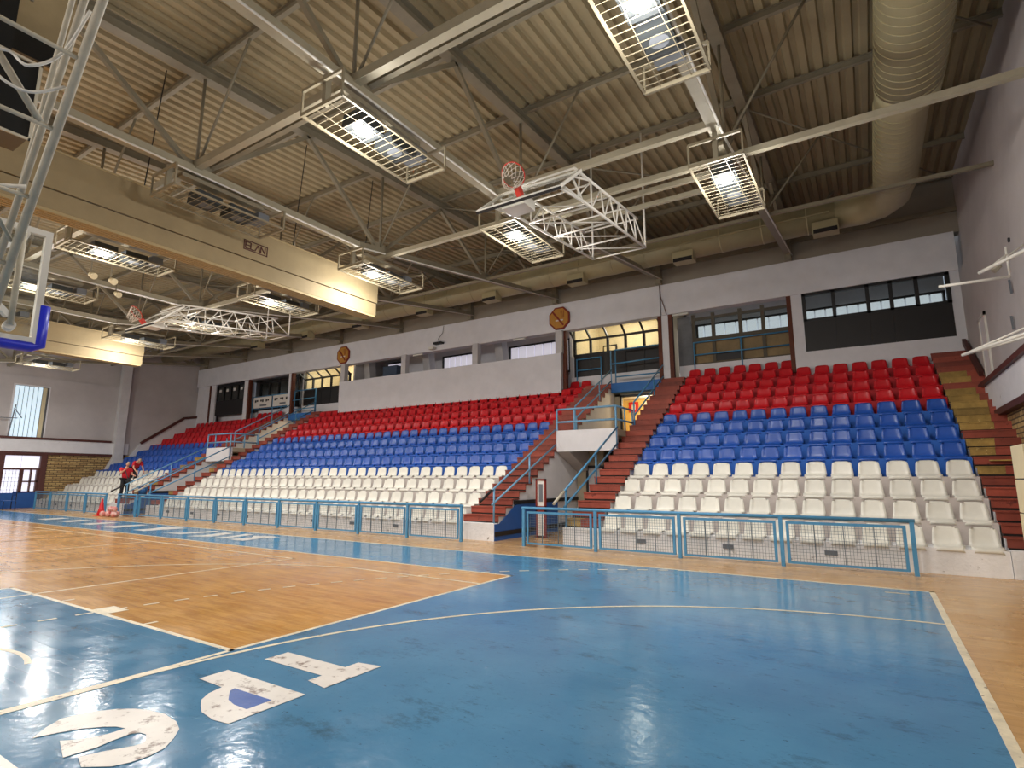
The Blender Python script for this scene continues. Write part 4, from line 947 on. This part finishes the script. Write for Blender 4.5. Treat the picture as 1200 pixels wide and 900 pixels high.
# ---- basketball goals
def vframe(y, z, *a): return (y, z)
def main_goal():
    t = thing('basketball_goal', 'ceiling hung basketball goal with glass backboard and blue padding at the left edge', 'basketball goal', (-6.6, CY, 2.9))
    bx = -6.6; y0, y1, z0, z1 = CY-.97, CY+.97, 2.9, 4.02
    MB().box(bx-.008, bx+.008, y0+.05, y1-.05, z0+.05, z1-.05).build('glass_board', M['bglass'], t)
    b = MB()
    for (a, c, d, e) in ((y0+.055, y1-.055, z0, z0+.055), (y0+.055, y1-.055, z1-.055, z1), (y0, y0+.055, z0, z1), (y1-.055, y1, z0, z1)): b.box(bx-.03, bx+.03, a, c, d, e)
    b.build('board_frame', M['whitem'], t)
    b = MB(); b.path([(bx, y0-.02, z0+.38), (bx, y0-.02, z0-.01), (bx, y0+.04, z0-.03), (bx, y1-.04, z0-.03), (bx, y1+.02, z0-.01), (bx, y1+.02, z0+.38)], .05, 10); b.build('blue_padding', M['pad'], t, True)
    b = MB(); b.box(bx-.012, bx-.009, CY-.3, CY-.25, z0+.15, z0+.6); b.box(bx-.012, bx-.009, CY+.25, CY+.3, z0+.15, z0+.6); b.box(bx-.012, bx-.009, CY-.3, CY+.3, z0+.55, z0+.6); b.build('aiming_square', M['whitem'], t)
    n = 20; pts = [(bx-.38+.225*math.cos(2*PI*i/n), CY+.225*math.sin(2*PI*i/n), 3.05) for i in range(n)]
    rm = MB().path(pts, .01, 8, True).build('rim', M['redrim'], t, True)
    b = MB(); b.box(bx-.17, bx-.01, CY-.06, CY+.06, 3.0, 3.08); b.build('rim_bracket', M['redrim'], t)
    b = MB()
    for i in range(12):
        a = 2*PI*i/12
        for s in (-1, 1):
            prev = None
            for j in range(5):
                rr = .225-.03*j; aa = a+s*j*PI/12; p = (bx-.38+rr*math.cos(aa), CY+rr*math.sin(aa), 3.04-.1*j)
                if prev: b.tube(prev, p, .004, 4)
                prev = p
    b.build('net', M['net'], t)
    # board bracing
    for s in (-1, 1):
        b = MB(); b.tube((bx+.14, CY+s*.72, z0+.12), (bx+.14, CY+s*.72, z1-.12), .026, 10); b.build('brace_cylinder', M['greym'], t, True)
        for z in (z0+.12, z1-.12): MB().tube((bx+.01, CY+s*.74, z), (bx+.14, CY+s*.72, z), .045, 12).build('mount_disc', M['whitem'], t, True)
        b = MB(); b.bar((bx+.12, CY+s*.7, z0+.2), (bx+.3, CY+s*.1, 3.6), .05, .05); b.bar((bx+.12, CY+s*.7, z1-.2), (bx+.3, CY+s*.1, 3.3), .05, .05); b.build('diagonal_brace', M['whitem'], t)
    # mast: two side ladders leaning up toward +x
    for s in (-1, 1):
        y = CY+s*.53
        lo = Vector((-6.27, y, 2.95)); hi = Vector((-3.3, y, 7.75))
        MB().tube(lo, hi, .034, 10).build('mast_tube', M['greym'], t, True)
        lo2 = Vector((-6.42, y, 3.3)); hi2 = Vector((-3.95, y, 7.75))
        MB().tube(lo2, hi2, .028, 10).build('mast_tube', M['greym'], t, True)
        lo3 = Vector((-6.35, y-.0, 3.1)); hi3 = Vector((-5.3, y, 6.9))
        MB().tube((-6.1, y, 3.85), (-4.75, y, 7.7), .022, 8).build('mast_tube', M['greym'], t, True)
    lo = Vector((-6.27, CY, 2.95)); hi = Vector((-3.3, CY, 7.75))
    for k in range(9):
        f = .1+k*.105; p = lo+(hi-lo)*f
        MB().tube(p+Vector((0, -.53, 0)), p+Vector((0, .53, 0)), .018, 8).build('rung', M['greym'], t, True)
    MB().tube((-5.9, CY+.5, 3.6), (-5.2, CY-.5, 4.7), .016, 6).build('rung_brace', M['greym'], t, True)
    MB().tube((-5.35, CY+.42, 4.45), (-5.3, CY-.1, 5.1), .028, 8).build('rung_brace', M['greym'], t, True)
    b = MB(); b.path(curvy([(-5.2, CY+.5, 4.75), (-5.25, CY+.3, 4.6), (-5.3, CY+.12, 4.65), (-5.3, CY+.05, 4.8), (-5.25, CY+.15, 4.85), (-5.15, CY+.25, 4.75), (-5.1, CY+.42, 4.95), (-4.9, CY+.5, 5.3)]), .012, 6); b.build('power_cable', M['whitem'], t, True)
    MB().path(curvy([(-6.2, CY-.5, 3.9), (-5.9, CY+.1, 3.95), (-5.75, CY+.5, 4.05)]), .016, 6).build('power_cable', M['whitem'], t, True)
    return t
main_goal()

def folded_goal():
    t = thing('folded_basketball_goal', 'x', 'basketball goal', (-5.0, 8.4, 7.0), 'folded practice goals')
    xl, xr = -5.9, -4.1
    A = Vector((0, 8.0, 6.64)); B = Vector((0, 8.86, 7.37)); d = (B-A).normalized(); nrm = Vector((0, -d.z, d.y))
    def pt(x, u, n): p = A+d*u+nrm*n; return Vector((x, p.y, p.z))
    Lb = (B-A).length
    MB().bar(pt((xl+xr)/2, .03, 0), pt((xl+xr)/2, Lb-.03, 0), 1.74, .014, nrm).build('glass_board', M['bglass'], t)
    b = MB()
    for u in (.02, Lb-.02): b.bar(pt(xl, u, 0), pt(xr, u, 0), .05, .05, nrm)
    for x in (xl+.02, xr-.02): b.bar(pt(x, 0, 0), pt(x, Lb, 0), .05, .05, nrm)
    b.build('board_frame', M['whitem'], t)
    MB().bar(pt(xl, -.02, -.02), pt(xr, -.02, -.02), .02, .05, nrm).build('edge_strip', M['dframe'], t)
    cx = -5.0; c = pt(cx, .18, .40)
    n = 20; rim = [Vector((cx+.225*math.cos(2*PI*i/n), 0, 0))+Vector((0, c.y, c.z))+nrm*(.225*math.sin(2*PI*i/n)) for i in range(n)]
    MB().path(rim, .011, 8, True).build('rim', M['redrim'], t, True)
    MB().bar(pt(cx, .18, .02), pt(cx, .18, .17), .12, .1, (1, 0, 0)).build('rim_bracket', M['redrim'], t)
    b = MB()
    for i in range(12):
        for s in (-1, 1):
            prev = None
            for j in range(5):
                a = 2*PI*i/12+s*j*PI/12; rr = .225-.028*j
                p = Vector((cx+rr*math.cos(a), c.y, c.z))+nrm*(rr*math.sin(a))-d*(.055*j)+Vector((0, 0, -.025*j))
                if prev: b.tube(prev, p, .0055, 4)
                prev = p
    b.build('net', M['net'], t)
    MB().box(-5.55, -5.05, 8.35, 8.75, 6.75, 6.95).build('motor_box', M['whitem'], t)
    # lattice arm from board back toward the stands
    for x in (-5.65, -4.25):
        lo0, lo1 = Vector((x, 8.35, 6.85)), Vector((x, 12.8, 7.3)); up0, up1 = Vector((x, 8.85, 7.45)), Vector((x, 12.3, 7.85))
        MB().tube(lo0, lo1, .028, 8).build('lattice_chord', M['whitem'], t, True); MB().tube(up0, up1, .028, 8).build('lattice_chord', M['whitem'], t, True)
        N = 7
        for k in range(N):
            a = lo0+(lo1-lo0)*(k/N); c_ = up0+(up1-up0)*((k+.5)/N); e = lo0+(lo1-lo0)*((k+1)/N)
            MB().tube(a, c_, .016, 6).build('lattice_web', M['whitem'], t, True); MB().tube(c_, e, .016, 6).build('lattice_web', M['whitem'], t, True)
        MB().tube(lo1, Vector((x, 12.8, 10.4)), .025, 6).build('hinge_post', M['whitem'], t, True)
    for k in range(5):
        f = k/4; y = 8.4+4.4*f; z = 6.85+.45*f
        MB().tube((-5.65, y, z), (-4.25, y, z), .02, 6).build('cross_bar', M['whitem'], t, True)
        if k < 4: MB().tube((-5.65, y, z), (-4.25, y+1.1, z+.11), .014, 6).build('cross_brace', M['whitem'], t, True)
        y2 = 8.85+3.45*f; z2 = 7.45+.4*f
        MB().tube((-5.65, y2, z2), (-4.25, y2, z2), .02, 6).build('cross_bar', M['whitem'], t, True)
    for x in (-5.65, -4.25):
        MB().tube(pt(x, .2, -.03), (x, 9.3, 6.95), .022, 6).build('board_strut', M['whitem'], t, True); MB().tube(pt(x, .95, -.03), (x, 9.6, 7.55), .022, 6).build('board_strut', M['whitem'], t, True)
        MB().tube(pt(x, .95, -.03), (x, 9.2, 6.93), .022, 6).build('board_strut', M['whitem'], t, True)
    return t
fg = folded_goal(); fg['label'] = 'folded up practice goal with orange rim under the roof near the middle'
g2_ = dup(fg, (fg.location.x-14.0, fg.location.y+.05, fg.location.z-.3), 'folded up practice goal farther left beneath the long divider curtain housing')
for x in (-5.65, -4.25): MB().tube((x-14.0, 12.85, 10.05), (x-14.0, 12.85, 10.76), .025, 6).build('hinge_post', M['whitem'], g2_, True)

# scoreboard hanging behind the mast
sb = thing('hanging_scoreboard', 'black hanging scoreboard partly seen in the top left corner', 'scoreboard', (-8, 1, 6.5))
MB().box(-8.5, -8.0, -.4, 2.0, 5.58, 6.5).build('lower_screen', M['screen'], sb)
MB().box(-8.6, -8.1, -.4, 1.75, 6.56, 7.5).build('upper_screen', M['screen'], sb)
b = MB(); b.box(-7.99, -7.97, -.4, 2.02, 5.54, 5.57); b.box(-7.99, -7.97, -.4, 2.02, 6.5, 6.53); b.box(-7.99, -7.97, 1.99, 2.02, 5.54, 6.53); b.build('frame', M['greym'], sb)
MB().box(-8.09, -8.08, 1.15, 1.5, 6.62, 6.8).build('white_label', M['sign_w'], sb)
MB().box(-9.3, -8.7, 1.7, 2.45, 7.3, 8.3).build('side_box', M['canvas'], sb)
MB().box(-8.65, -8.6, 1.6, 2.4, 6.95, 7.25).build('dark_panel', M['screen'], sb)
MB().tube((-8.05, 1.95, 5.9), (-8.05, 1.95, 6.4), .025, 8).build('tube_lamp', M['tube_lamp'], sb, True)
for y in (-.2, 1.9): MB().tube((-8.3, y, 7.5), (-8.3, y, roof(y)), .02, 6).build('hanger', M['steel'], sb, True)

# ---- signs on fascia
for x, nm in ((-11.03, 'near'), (-24.95, 'far')):
    t = thing('no_smoking_sign', 'octagonal orange no smoking sign on the fascia, the %s one' % ('right hand' if nm == 'near' else 'left hand'), 'sign', (x, 21.2, 8.62), 'octagonal fascia signs')
    R = .54; oc = lambda r: [(x+r*math.cos(PI/8+k*PI/4), 8.62+r*math.sin(PI/8+k*PI/4)) for k in range(8)]
    MB().prism(oc(R), 'y', 21.17, 21.24).build('border', M['sign_r'], t); MB().prism(oc(R-.07), 'y', 21.155, 21.17).build('face', M['sign_o'], t)
    MB().bar((x-.3, 21.145, 8.92), (x+.22, 21.145, 8.28), .02, .075, (1, 0, 1)).build('diagonal_bar', M['sign_r'], t)
    MB().box(x-.17, x+.2, 21.147, 21.153, 8.49, 8.55).build('cigarette', M['sign_w'], t)
    b = MB()
    for k in range(3): b.bar((x+.12+k*.06, 21.15, 8.62), (x+.08+k*.08, 21.15, 8.95), .01, .018, (1, 0, 0))
    b.build('smoke_lines', M['sign_r'], t)
# small camera, cable at fascia
t = thing('security_camera', 'small white camera under the fascia with a drooping cable', 'camera', (-18.2, 21.1, 8.3))
MB().box(-18.35, -18.05, 20.95, 21.2, 8.08, 8.2).build('housing', M['whitem'], t); MB().box(-18.1, -17.6, 21.0, 21.25, 8.32, 8.42).build('bracket', M['dframe'], t)
MB().path([(-17.6, 21.2, 9.25), (-17.65, 21.2, 8.9), (-17.9, 21.15, 8.6), (-17.8, 21.15, 8.38), (-17.5, 21.15, 8.36)], .012, 5).build('cable', M['dframe'], t, True)
for x in (-13.2, -19.4, -5.8):
    tag(MB().box(x-.3, x+.3, 21.3, 21.42, 7.96, 8.03).build('strip_lamp', M['tube_lamp']), 'slim white lamp under the fascia, %s' % ({-13.2: 'over the right gallery opening', -19.4: 'over the middle gallery opening', -5.8: 'over the grey drape'}[x]), 'lamp')

# ---- wall mounted goal frames on right wall
t = thing('wall_goal_arm', 'lower pair of white folding goal arms reaching from the right wall', 'goal frame', (XR, 11, 4))
MB().tube((1.6, 13, 3.92), (2.8, 11.2, 4.05), .03, 8).build('arm', M['whitem'], t, True); MB().tube((1.6, 13, 3.92), (2.8, 12.2, 4.1), .025, 8).build('arm', M['whitem'], t, True); MB().tube((1.6, 13, 3.92), (2.8, 12.4, 4.35), .022, 8).build('arm', M['whitem'], t, True)
t = thing('wall_goal_arm', 'upper white folding goal arms with bracket on the right wall', 'goal frame', (XR, 12.5, 5.3))
MB().tube((1.38, 13, 5.28), (2.42, 13.0, 5.28), .028, 8).build('arm', M['whitem'], t, True)
MB().tube((2.0, 13, 5.43), (2.8, 12.2, 5.6), .035, 8).build('arm', M['whitem'], t, True); MB().tube((2.05, 13, 5.43), (2.8, 13.2, 5.95), .018, 8).build('arm', M['whitem'], t, True)
MB().tube((2.42, 13, 5.28), (2.42, 13.0, 5.85), .02, 8).build('bracket_post', M['whitem'], t, True); MB().tube((2.42, 13, 5.7), (2.1, 13, 5.45), .02, 8).build('arm', M['whitem'], t, True)
MB().tube((2.2, 13, 5.42), (2.3, 13, 5.52), .05, 10).build('clamp', M['greym'], t, True)
t = thing('wall_socket', 'small round socket on the upper right wall', 'socket', (XR, 14, 6))
MB().tube((XR-.03, 14.6, 6.5), (XR+.01, 14.6, 6.5), .05, 12).build('socket_disc', M['dframe'], t)
for (y, z) in ((14.9, 5.6), (15.2, 4.9)):
    tag(MB().bar((XR-.04, y, z-.15), (XR-.04, y+.05, z+.15), .04, .03).build('wall_hook', M['vent']), 'small dark metal hook on the right wall, %s' % ('upper' if z > 5.3 else 'lower'), 'hook')
# cabinet at right edge
t = thing('cream_cabinet', 'cream three part cabinet standing at the right edge before the end stairs', 'cabinet', (2.3, 12.1, 0))
for k in range(4): MB().box(2.0, 2.7, 11.6, 12.5, .02+.55*k, .02+.55*k+.53).build('cabinet_section', M['cream'], t)
MB().box(2.02, 2.68, 11.62, 12.48, 0, 2.2).build('carcass', M['dframe'], t)

# ---- left wall items
t = thing('wall_hoop_frame', 'thin dark folding hoop frame on the far end wall left of the tall window', 'goal frame', (XL, 11, 5))
MB().tube((XL+.3, 11.1, 3.95), (XL+.3, 11.25, 5.7), .03, 6).build('frame_post', M['vent'], t); MB().tube((XL+.3, 9.5, 4.9), (XL+.3, 11.4, 4.95), .025, 6).build('frame_arm', M['vent'], t); MB().tube((XL+.3, 11.2, 5.5), (XL+.3, 11.6, 4.97), .025, 6).build('frame_arm', M['vent'], t)
t = thing('steel_chair', 'dark steel frame chair standing left of the far fence', 'chair', (-38.9, 11.2, 0))
b = MB()
for x in (-39.2, -38.6):
    for y in (10.95, 11.45): b.tube((x, y, 0), (x, y, .45 if y < 11.2 else .95), .02, 6)
b.build('chair_frame', M['dframe'], t); MB().box(-39.22, -38.58, 10.93, 11.47, .43, .47).build('seat', M['dado'], t); MB().box(-39.2, -38.6, 11.43, 11.47, .7, .95).build('backrest', M['dado'], t)

# ---- cone, balls, bucket
t = thing('training_cone', 'tall red plastic training cone on the floor by the far aisle', 'cone', (-29.3, 11.75, 0))
MB().lathe([(.17, .02), (.1, .3), (.03, .72), (.02, .74)], (-29.3, 11.75, 0), 16).build('cone_body', M['cone'], t, True); MB().box(-29.52, -29.08, 11.53, 11.97, 0, .03).build('cone_base', M['cone'], t)
import bmesh as _bm
def sphere(r, c, name, m, lab=None, cat='ball', group=None, parent=None, sub=12):
    prof = [(r*math.sin(PI*i/sub)+1e-4, r-r*math.cos(PI*i/sub)) for i in range(sub+1)]
    o = MB().lathe(prof, c, 16).build(name, M[m], parent, True)
    if lab: tag(o, lab, cat, group)
    return o
bp = [(-28.5, 11.5, 0), (-28.24, 11.6, 0), (-27.98, 11.5, 0), (-27.72, 11.62, 0), (-27.46, 11.5, 0), (-28.4, 11.84, 0), (-27.9, 11.8, 0), (-28.1, 11.62, .21), (-27.6, 11.56, .215)]
for k, c in enumerate(bp):
    sphere(.12, c, 'ball', 'ballr', 'red and white ball in the heap beside the red cone', 'ball', 'heap of balls by the cone')
t = thing('bucket', 'blue bucket on the stairs beside the standing worker', 'bucket', (-29.3, 13.4, .67))
MB().lathe([(.16, 0), (.2, .36), (.21, .36), (.17, .02)], (-29.75, 13.6, .875), 16).build('bucket_body', M['bucket'], t, True)
tag(MB().lathe([(.1, 0), (.12, .14), (.08, .24), (.03, .26)], (-30.15, 13.5, .0+.875), 12).build('bag', M['bag'], None, True), 'beige bag next to the blue bucket', 'bag')

# ================================================================ PEOPLE
def skin_mesh(name, verts, edges, radii, m, parent, root=0, sub=2):
    off = parent.location
    me = bpy.data.meshes.new(name); me.from_pydata([tuple(Vector(v)-off) for v in verts], edges, []); me.update(); me.materials.append(m)
    o = bpy.data.objects.new(name, me); C.objects.link(o); o.parent = parent
    me.skin_vertices or None
    o.modifiers.new('skin', 'SKIN')
    if not me.skin_vertices:
        bpy.context.view_layer.objects.active = o; bpy.ops.mesh.customdata_skin_add()
    sv = me.skin_vertices[0].data
    for i, r in enumerate(radii): sv[i].radius = r if isinstance(r, tuple) else (r, r); sv[i].use_root = (i == root)
    o.modifiers['skin'].use_smooth_shade = True
    s = o.modifiers.new('sub', 'SUBSURF'); s.levels = sub; s.render_levels = sub
    return o
def person(label, J, face):
    """J: dict of joints, world coordinates"""
    t = thing('person', label, 'person', tuple((Vector(J['footL'])+Vector(J['footR']))/2))
    f = Vector(face).normalized()
    V = lambda k: Vector(J[k])
    names = ['pelvis', 'spine', 'chest', 'neck', 'head', 'shL', 'elL', 'wrL', 'shR', 'elR', 'wrR', 'hipL', 'knL', 'anL', 'hipR', 'knR', 'anR', 'footL', 'footR']
    idx = {n: i for i, n in enumerate(names)}
    ed = [('pelvis', 'spine'), ('spine', 'chest'), ('chest', 'neck'), ('neck', 'head'), ('chest', 'shL'), ('shL', 'elL'), ('elL', 'wrL'), ('chest', 'shR'), ('shR', 'elR'), ('elR', 'wrR'), ('pelvis', 'hipL'), ('hipL', 'knL'), ('knL', 'anL'), ('pelvis', 'hipR'), ('hipR', 'knR'), ('knR', 'anR'), ('anL', 'footL'), ('anR', 'footR')]
    rad = dict(pelvis=.12, spine=.11, chest=.125, neck=.055, head=.055, shL=.06, elL=.042, wrL=.028, shR=.06, elR=.042, wrR=.028, hipL=.095, knL=.06, anL=.04, hipR=.095, knR=.06, anR=.04, footL=.035, footR=.035)
    verts = [V(n) for n in names]; edges = [(idx[a], idx[b]) for a, b in ed]; radii = [rad[n] for n in names]
    # hands: palm + 5 fingers
    for S_ in 'LR':
        w_ = V('wr'+S_); d = (w_-V('el'+S_)).normalized(); a = d.cross(Vector((0, 0, 1)))
        a = a.normalized() if a.length > .1 else Vector((1, 0, 0)); n_ = d.cross(a)
        pi_ = len(verts); verts.append(w_+d*.06); radii.append(.026); edges.append((idx['wr'+S_], pi_))
        for q, (off, ln) in enumerate(((-.03, .075), (-.01, .085), (.01, .08), (.03, .065))):
            k = len(verts); verts += [w_+d*.1+a*off, w_+d*(.1+ln*.5)+a*off*1.1+n_*.01, w_+d*(.1+ln*.9)+a*off*1.1+n_*.035]; radii += [.010, .009, .008]
            edges += [(pi_, k), (k, k+1), (k+1, k+2)]
        k = len(verts); verts += [w_+d*.05+a*-.045, w_+d*.09+a*-.06+n_*.015]; radii += [.011, .009]; edges += [(pi_, k), (k, k+1)]
    skin_mesh('body', verts, edges, radii, M['skin'], t)
    # head with face
    hc = V('head'); upv = (hc-V('neck')).normalized(); sd = f.cross(upv).normalized(); ff = upv.cross(sd)*-1
    ff = (f-upv*f.dot(upv)).normalized()
    b = MB(); NS = 16
    k0 = len(b.v)
    for i in range(NS+1):
        th = PI*i/NS
        for j in range(NS):
            ph = 2*PI*j/NS; x, y_, z = math.sin(th)*math.cos(ph), math.sin(th)*math.sin(ph), math.cos(th)
            rx, ry, rz = .075, .095, .12
            if z < -.2: rx *= 1-.25*(-z-.2); 
            p = hc+upv*(.05+z*rz)+sd*(x*rx)+ff*(y_*ry)
            if y_ > .9 and abs(x) < .25 and -.3 < z < .15: p += ff*.02
            b.v.append(tuple(p))
    for i in range(NS):
        for j in range(NS): b.f.append((i*NS+j, i*NS+(j+1) % NS, (i+1)*NS+(j+1) % NS, (i+1)*NS+j))
    hd = b.build('head', M['skin'], t, True)
    for s in (-1, 1):
        p = hc+upv*.06+sd*(.03*s)+ff*.088; e = MB().tube(p, p+ff*.006, .01, 8).build('eye', M['black'], hd)
        p = hc+upv*.045+sd*(.075*s); MB().tube(p-ff*.01-upv*.02, p+ff*.01+upv*.02, .012, 8).build('ear', M['skin'], hd, True)
    p = hc+upv*.0+ff*.08; MB().bar(p-sd*.02, p+sd*.02, .008, .008).build('mouth', M['sign_r'], hd)
    b = MB()
    for i in range(NS//2+2):
        th = PI*i/NS
        for j in range(NS):
            ph = 2*PI*j/NS; x, y_, z = math.sin(th)*math.cos(ph), math.sin(th)*math.sin(ph), math.cos(th)
            cut = 1.0 if not (y_ > .45 and z < .55) else .9
            b.v.append(tuple(hc+upv*(.055+z*.128)+sd*(x*.082*cut)+ff*(y_*.1*cut-.006)))
    for i in range(NS//2+1):
        for j in range(NS): b.f.append((i*NS+j, i*NS+(j+1) % NS, (i+1)*NS+(j+1) % NS, (i+1)*NS+j))
    b.build('hair', M['hair'], t, True)
    # shirt
    mid = lambda a, c, u: V(a)*(1-u)+V(c)*u
    vs = [V('pelvis')-(V('spine')-V('pelvis'))*.25, V('spine'), V('chest'), mid('chest', 'neck', .55), V('shL'), mid('shL', 'elL', .65), V('shR'), mid('shR', 'elR', .65)]
    skin_mesh('shirt', vs, [(0, 1), (1, 2), (2, 3), (2, 4), (4, 5), (2, 6), (6, 7)], [(.175, .17), (.165, .16), (.17, .16), .085, .09, .075, .09, .075], M['shirt'], t)
    vs = [V('pelvis'), V('hipL'), V('knL'), mid('knL', 'anL', .95), V('hipR'), V('knR'), mid('knR', 'anR', .95)]
    skin_mesh('trousers', vs, [(0, 1), (1, 2), (2, 3), (0, 4), (4, 5), (5, 6)], [(.16, .15), .12, .085, .066, .12, .085, .066], M['trous'], t)
    for s in 'LR':
        a = V('an'+s); fo = V('foot'+s); d = (fo-a); d.z = 0; d.normalize(); base = Vector((a.x, a.y, fo.z-.035))
        b = MB(); b.path([base-d*.06+Vector((0, 0, .045)), base+Vector((0, 0, .055)), base+d*.1+Vector((0, 0, .045)), base+d*.19+Vector((0, 0, .03))], [.035, .05, .045, .028], 10); b.build('shoe', M['shoe'], t, True)
    return t
def stand_joints(x, y, z, sx=1):
    # facing +x-ish, right hand raised
    return dict(footL=(x+.14, y+.12, z+.035), footR=(x+.12, y-.12, z+.035), anL=(x, y+.11, z+.08), anR=(x-.02, y-.12, z+.08), knL=(x+.04, y+.11, z+.5), knR=(x+.02, y-.12, z+.5),
                hipL=(x, y+.09, z+.9), hipR=(x, y-.09, z+.9), pelvis=(x, y, z+.95), spine=(x-.02, y, z+1.15), chest=(x, y, z+1.36), neck=(x+.03, y, z+1.52), head=(x+.07, y, z+1.6),
                shL=(x, y+.19, z+1.42), elL=(x+.1, y+.24, z+1.15), wrL=(x+.35, y+.2, z+1.12), shR=(x, y-.19, z+1.42), elR=(x+.08, y-.28, z+1.2), wrR=(x+.28, y-.18, z+1.38))
person('person in red shirt and black trousers standing on the far aisle stairs', stand_joints(-30.62, 13.15, .67), (1, -.3, 0))
x, y, z = -33.6, 14.80, 1.29
person('person in red shirt bending forward over the white seats of the far block',
       dict(footL=(x+.14, y+.06, z+.035), footR=(x+.05, y-.1, z+.035), anL=(x, y+.06, z+.08), anR=(x-.08, y-.1, z+.08), knL=(x+.05, y+.07, z+.5), knR=(x-.02, y-.1, z+.48),
            hipL=(x-.05, y+.09, z+.88), hipR=(x-.05, y-.09, z+.88), pelvis=(x-.05, y, z+.93), spine=(x+.12, y, z+1.05), chest=(x+.33, y-.02, z+1.2), neck=(x+.48, y-.04, z+1.27), head=(x+.58, y-.05, z+1.29),
            shL=(x+.36, y+.17, z+1.18), elL=(x+.5, y+.2, z+.9), wrL=(x+.7, y+.15, z+.75), shR=(x+.36, y-.19, z+1.18), elR=(x+.48, y-.25, z+.9), wrR=(x+.68, y-.2, z+.72)), (1, -.2, -.5))
t = thing('cleaning_tool', 'dark long handled cleaning tool held by the standing worker', 'tool', (-30.2, 12.95, 1.3))
MB().tube((-30.3, 12.97, 2.0), (-29.9, 13.0, 1.5), .02, 6).build('tool_handle', M['dframe'], t); MB().box(-30.0, -29.7, 12.9, 13.1, 1.45, 1.55).build('tool_head', M['dframe'], t)

# ---- ceiling gear far left : small loudspeakers and projectors
for i, (x, y, z) in enumerate(((-19.0, 6.6, 7.6), (-18.4, 6.9, 7.4), (-20.3, 7.8, 7.6))):
    t = thing('roof_spotlight', 'small cream spotlight hanging under the roof, %s of three by the far cage' % ORD[i+1], 'spotlight', (x, y, z))
    MB().tube((x, y, z), (x+.15, y+.05, z-.08), .07, 12, .1).build('spot_can', M['cream'], t, True); MB().tube((x, y, z), (x, y, 8.0), .02, 6).build('spot_bracket', M['steel'], t)
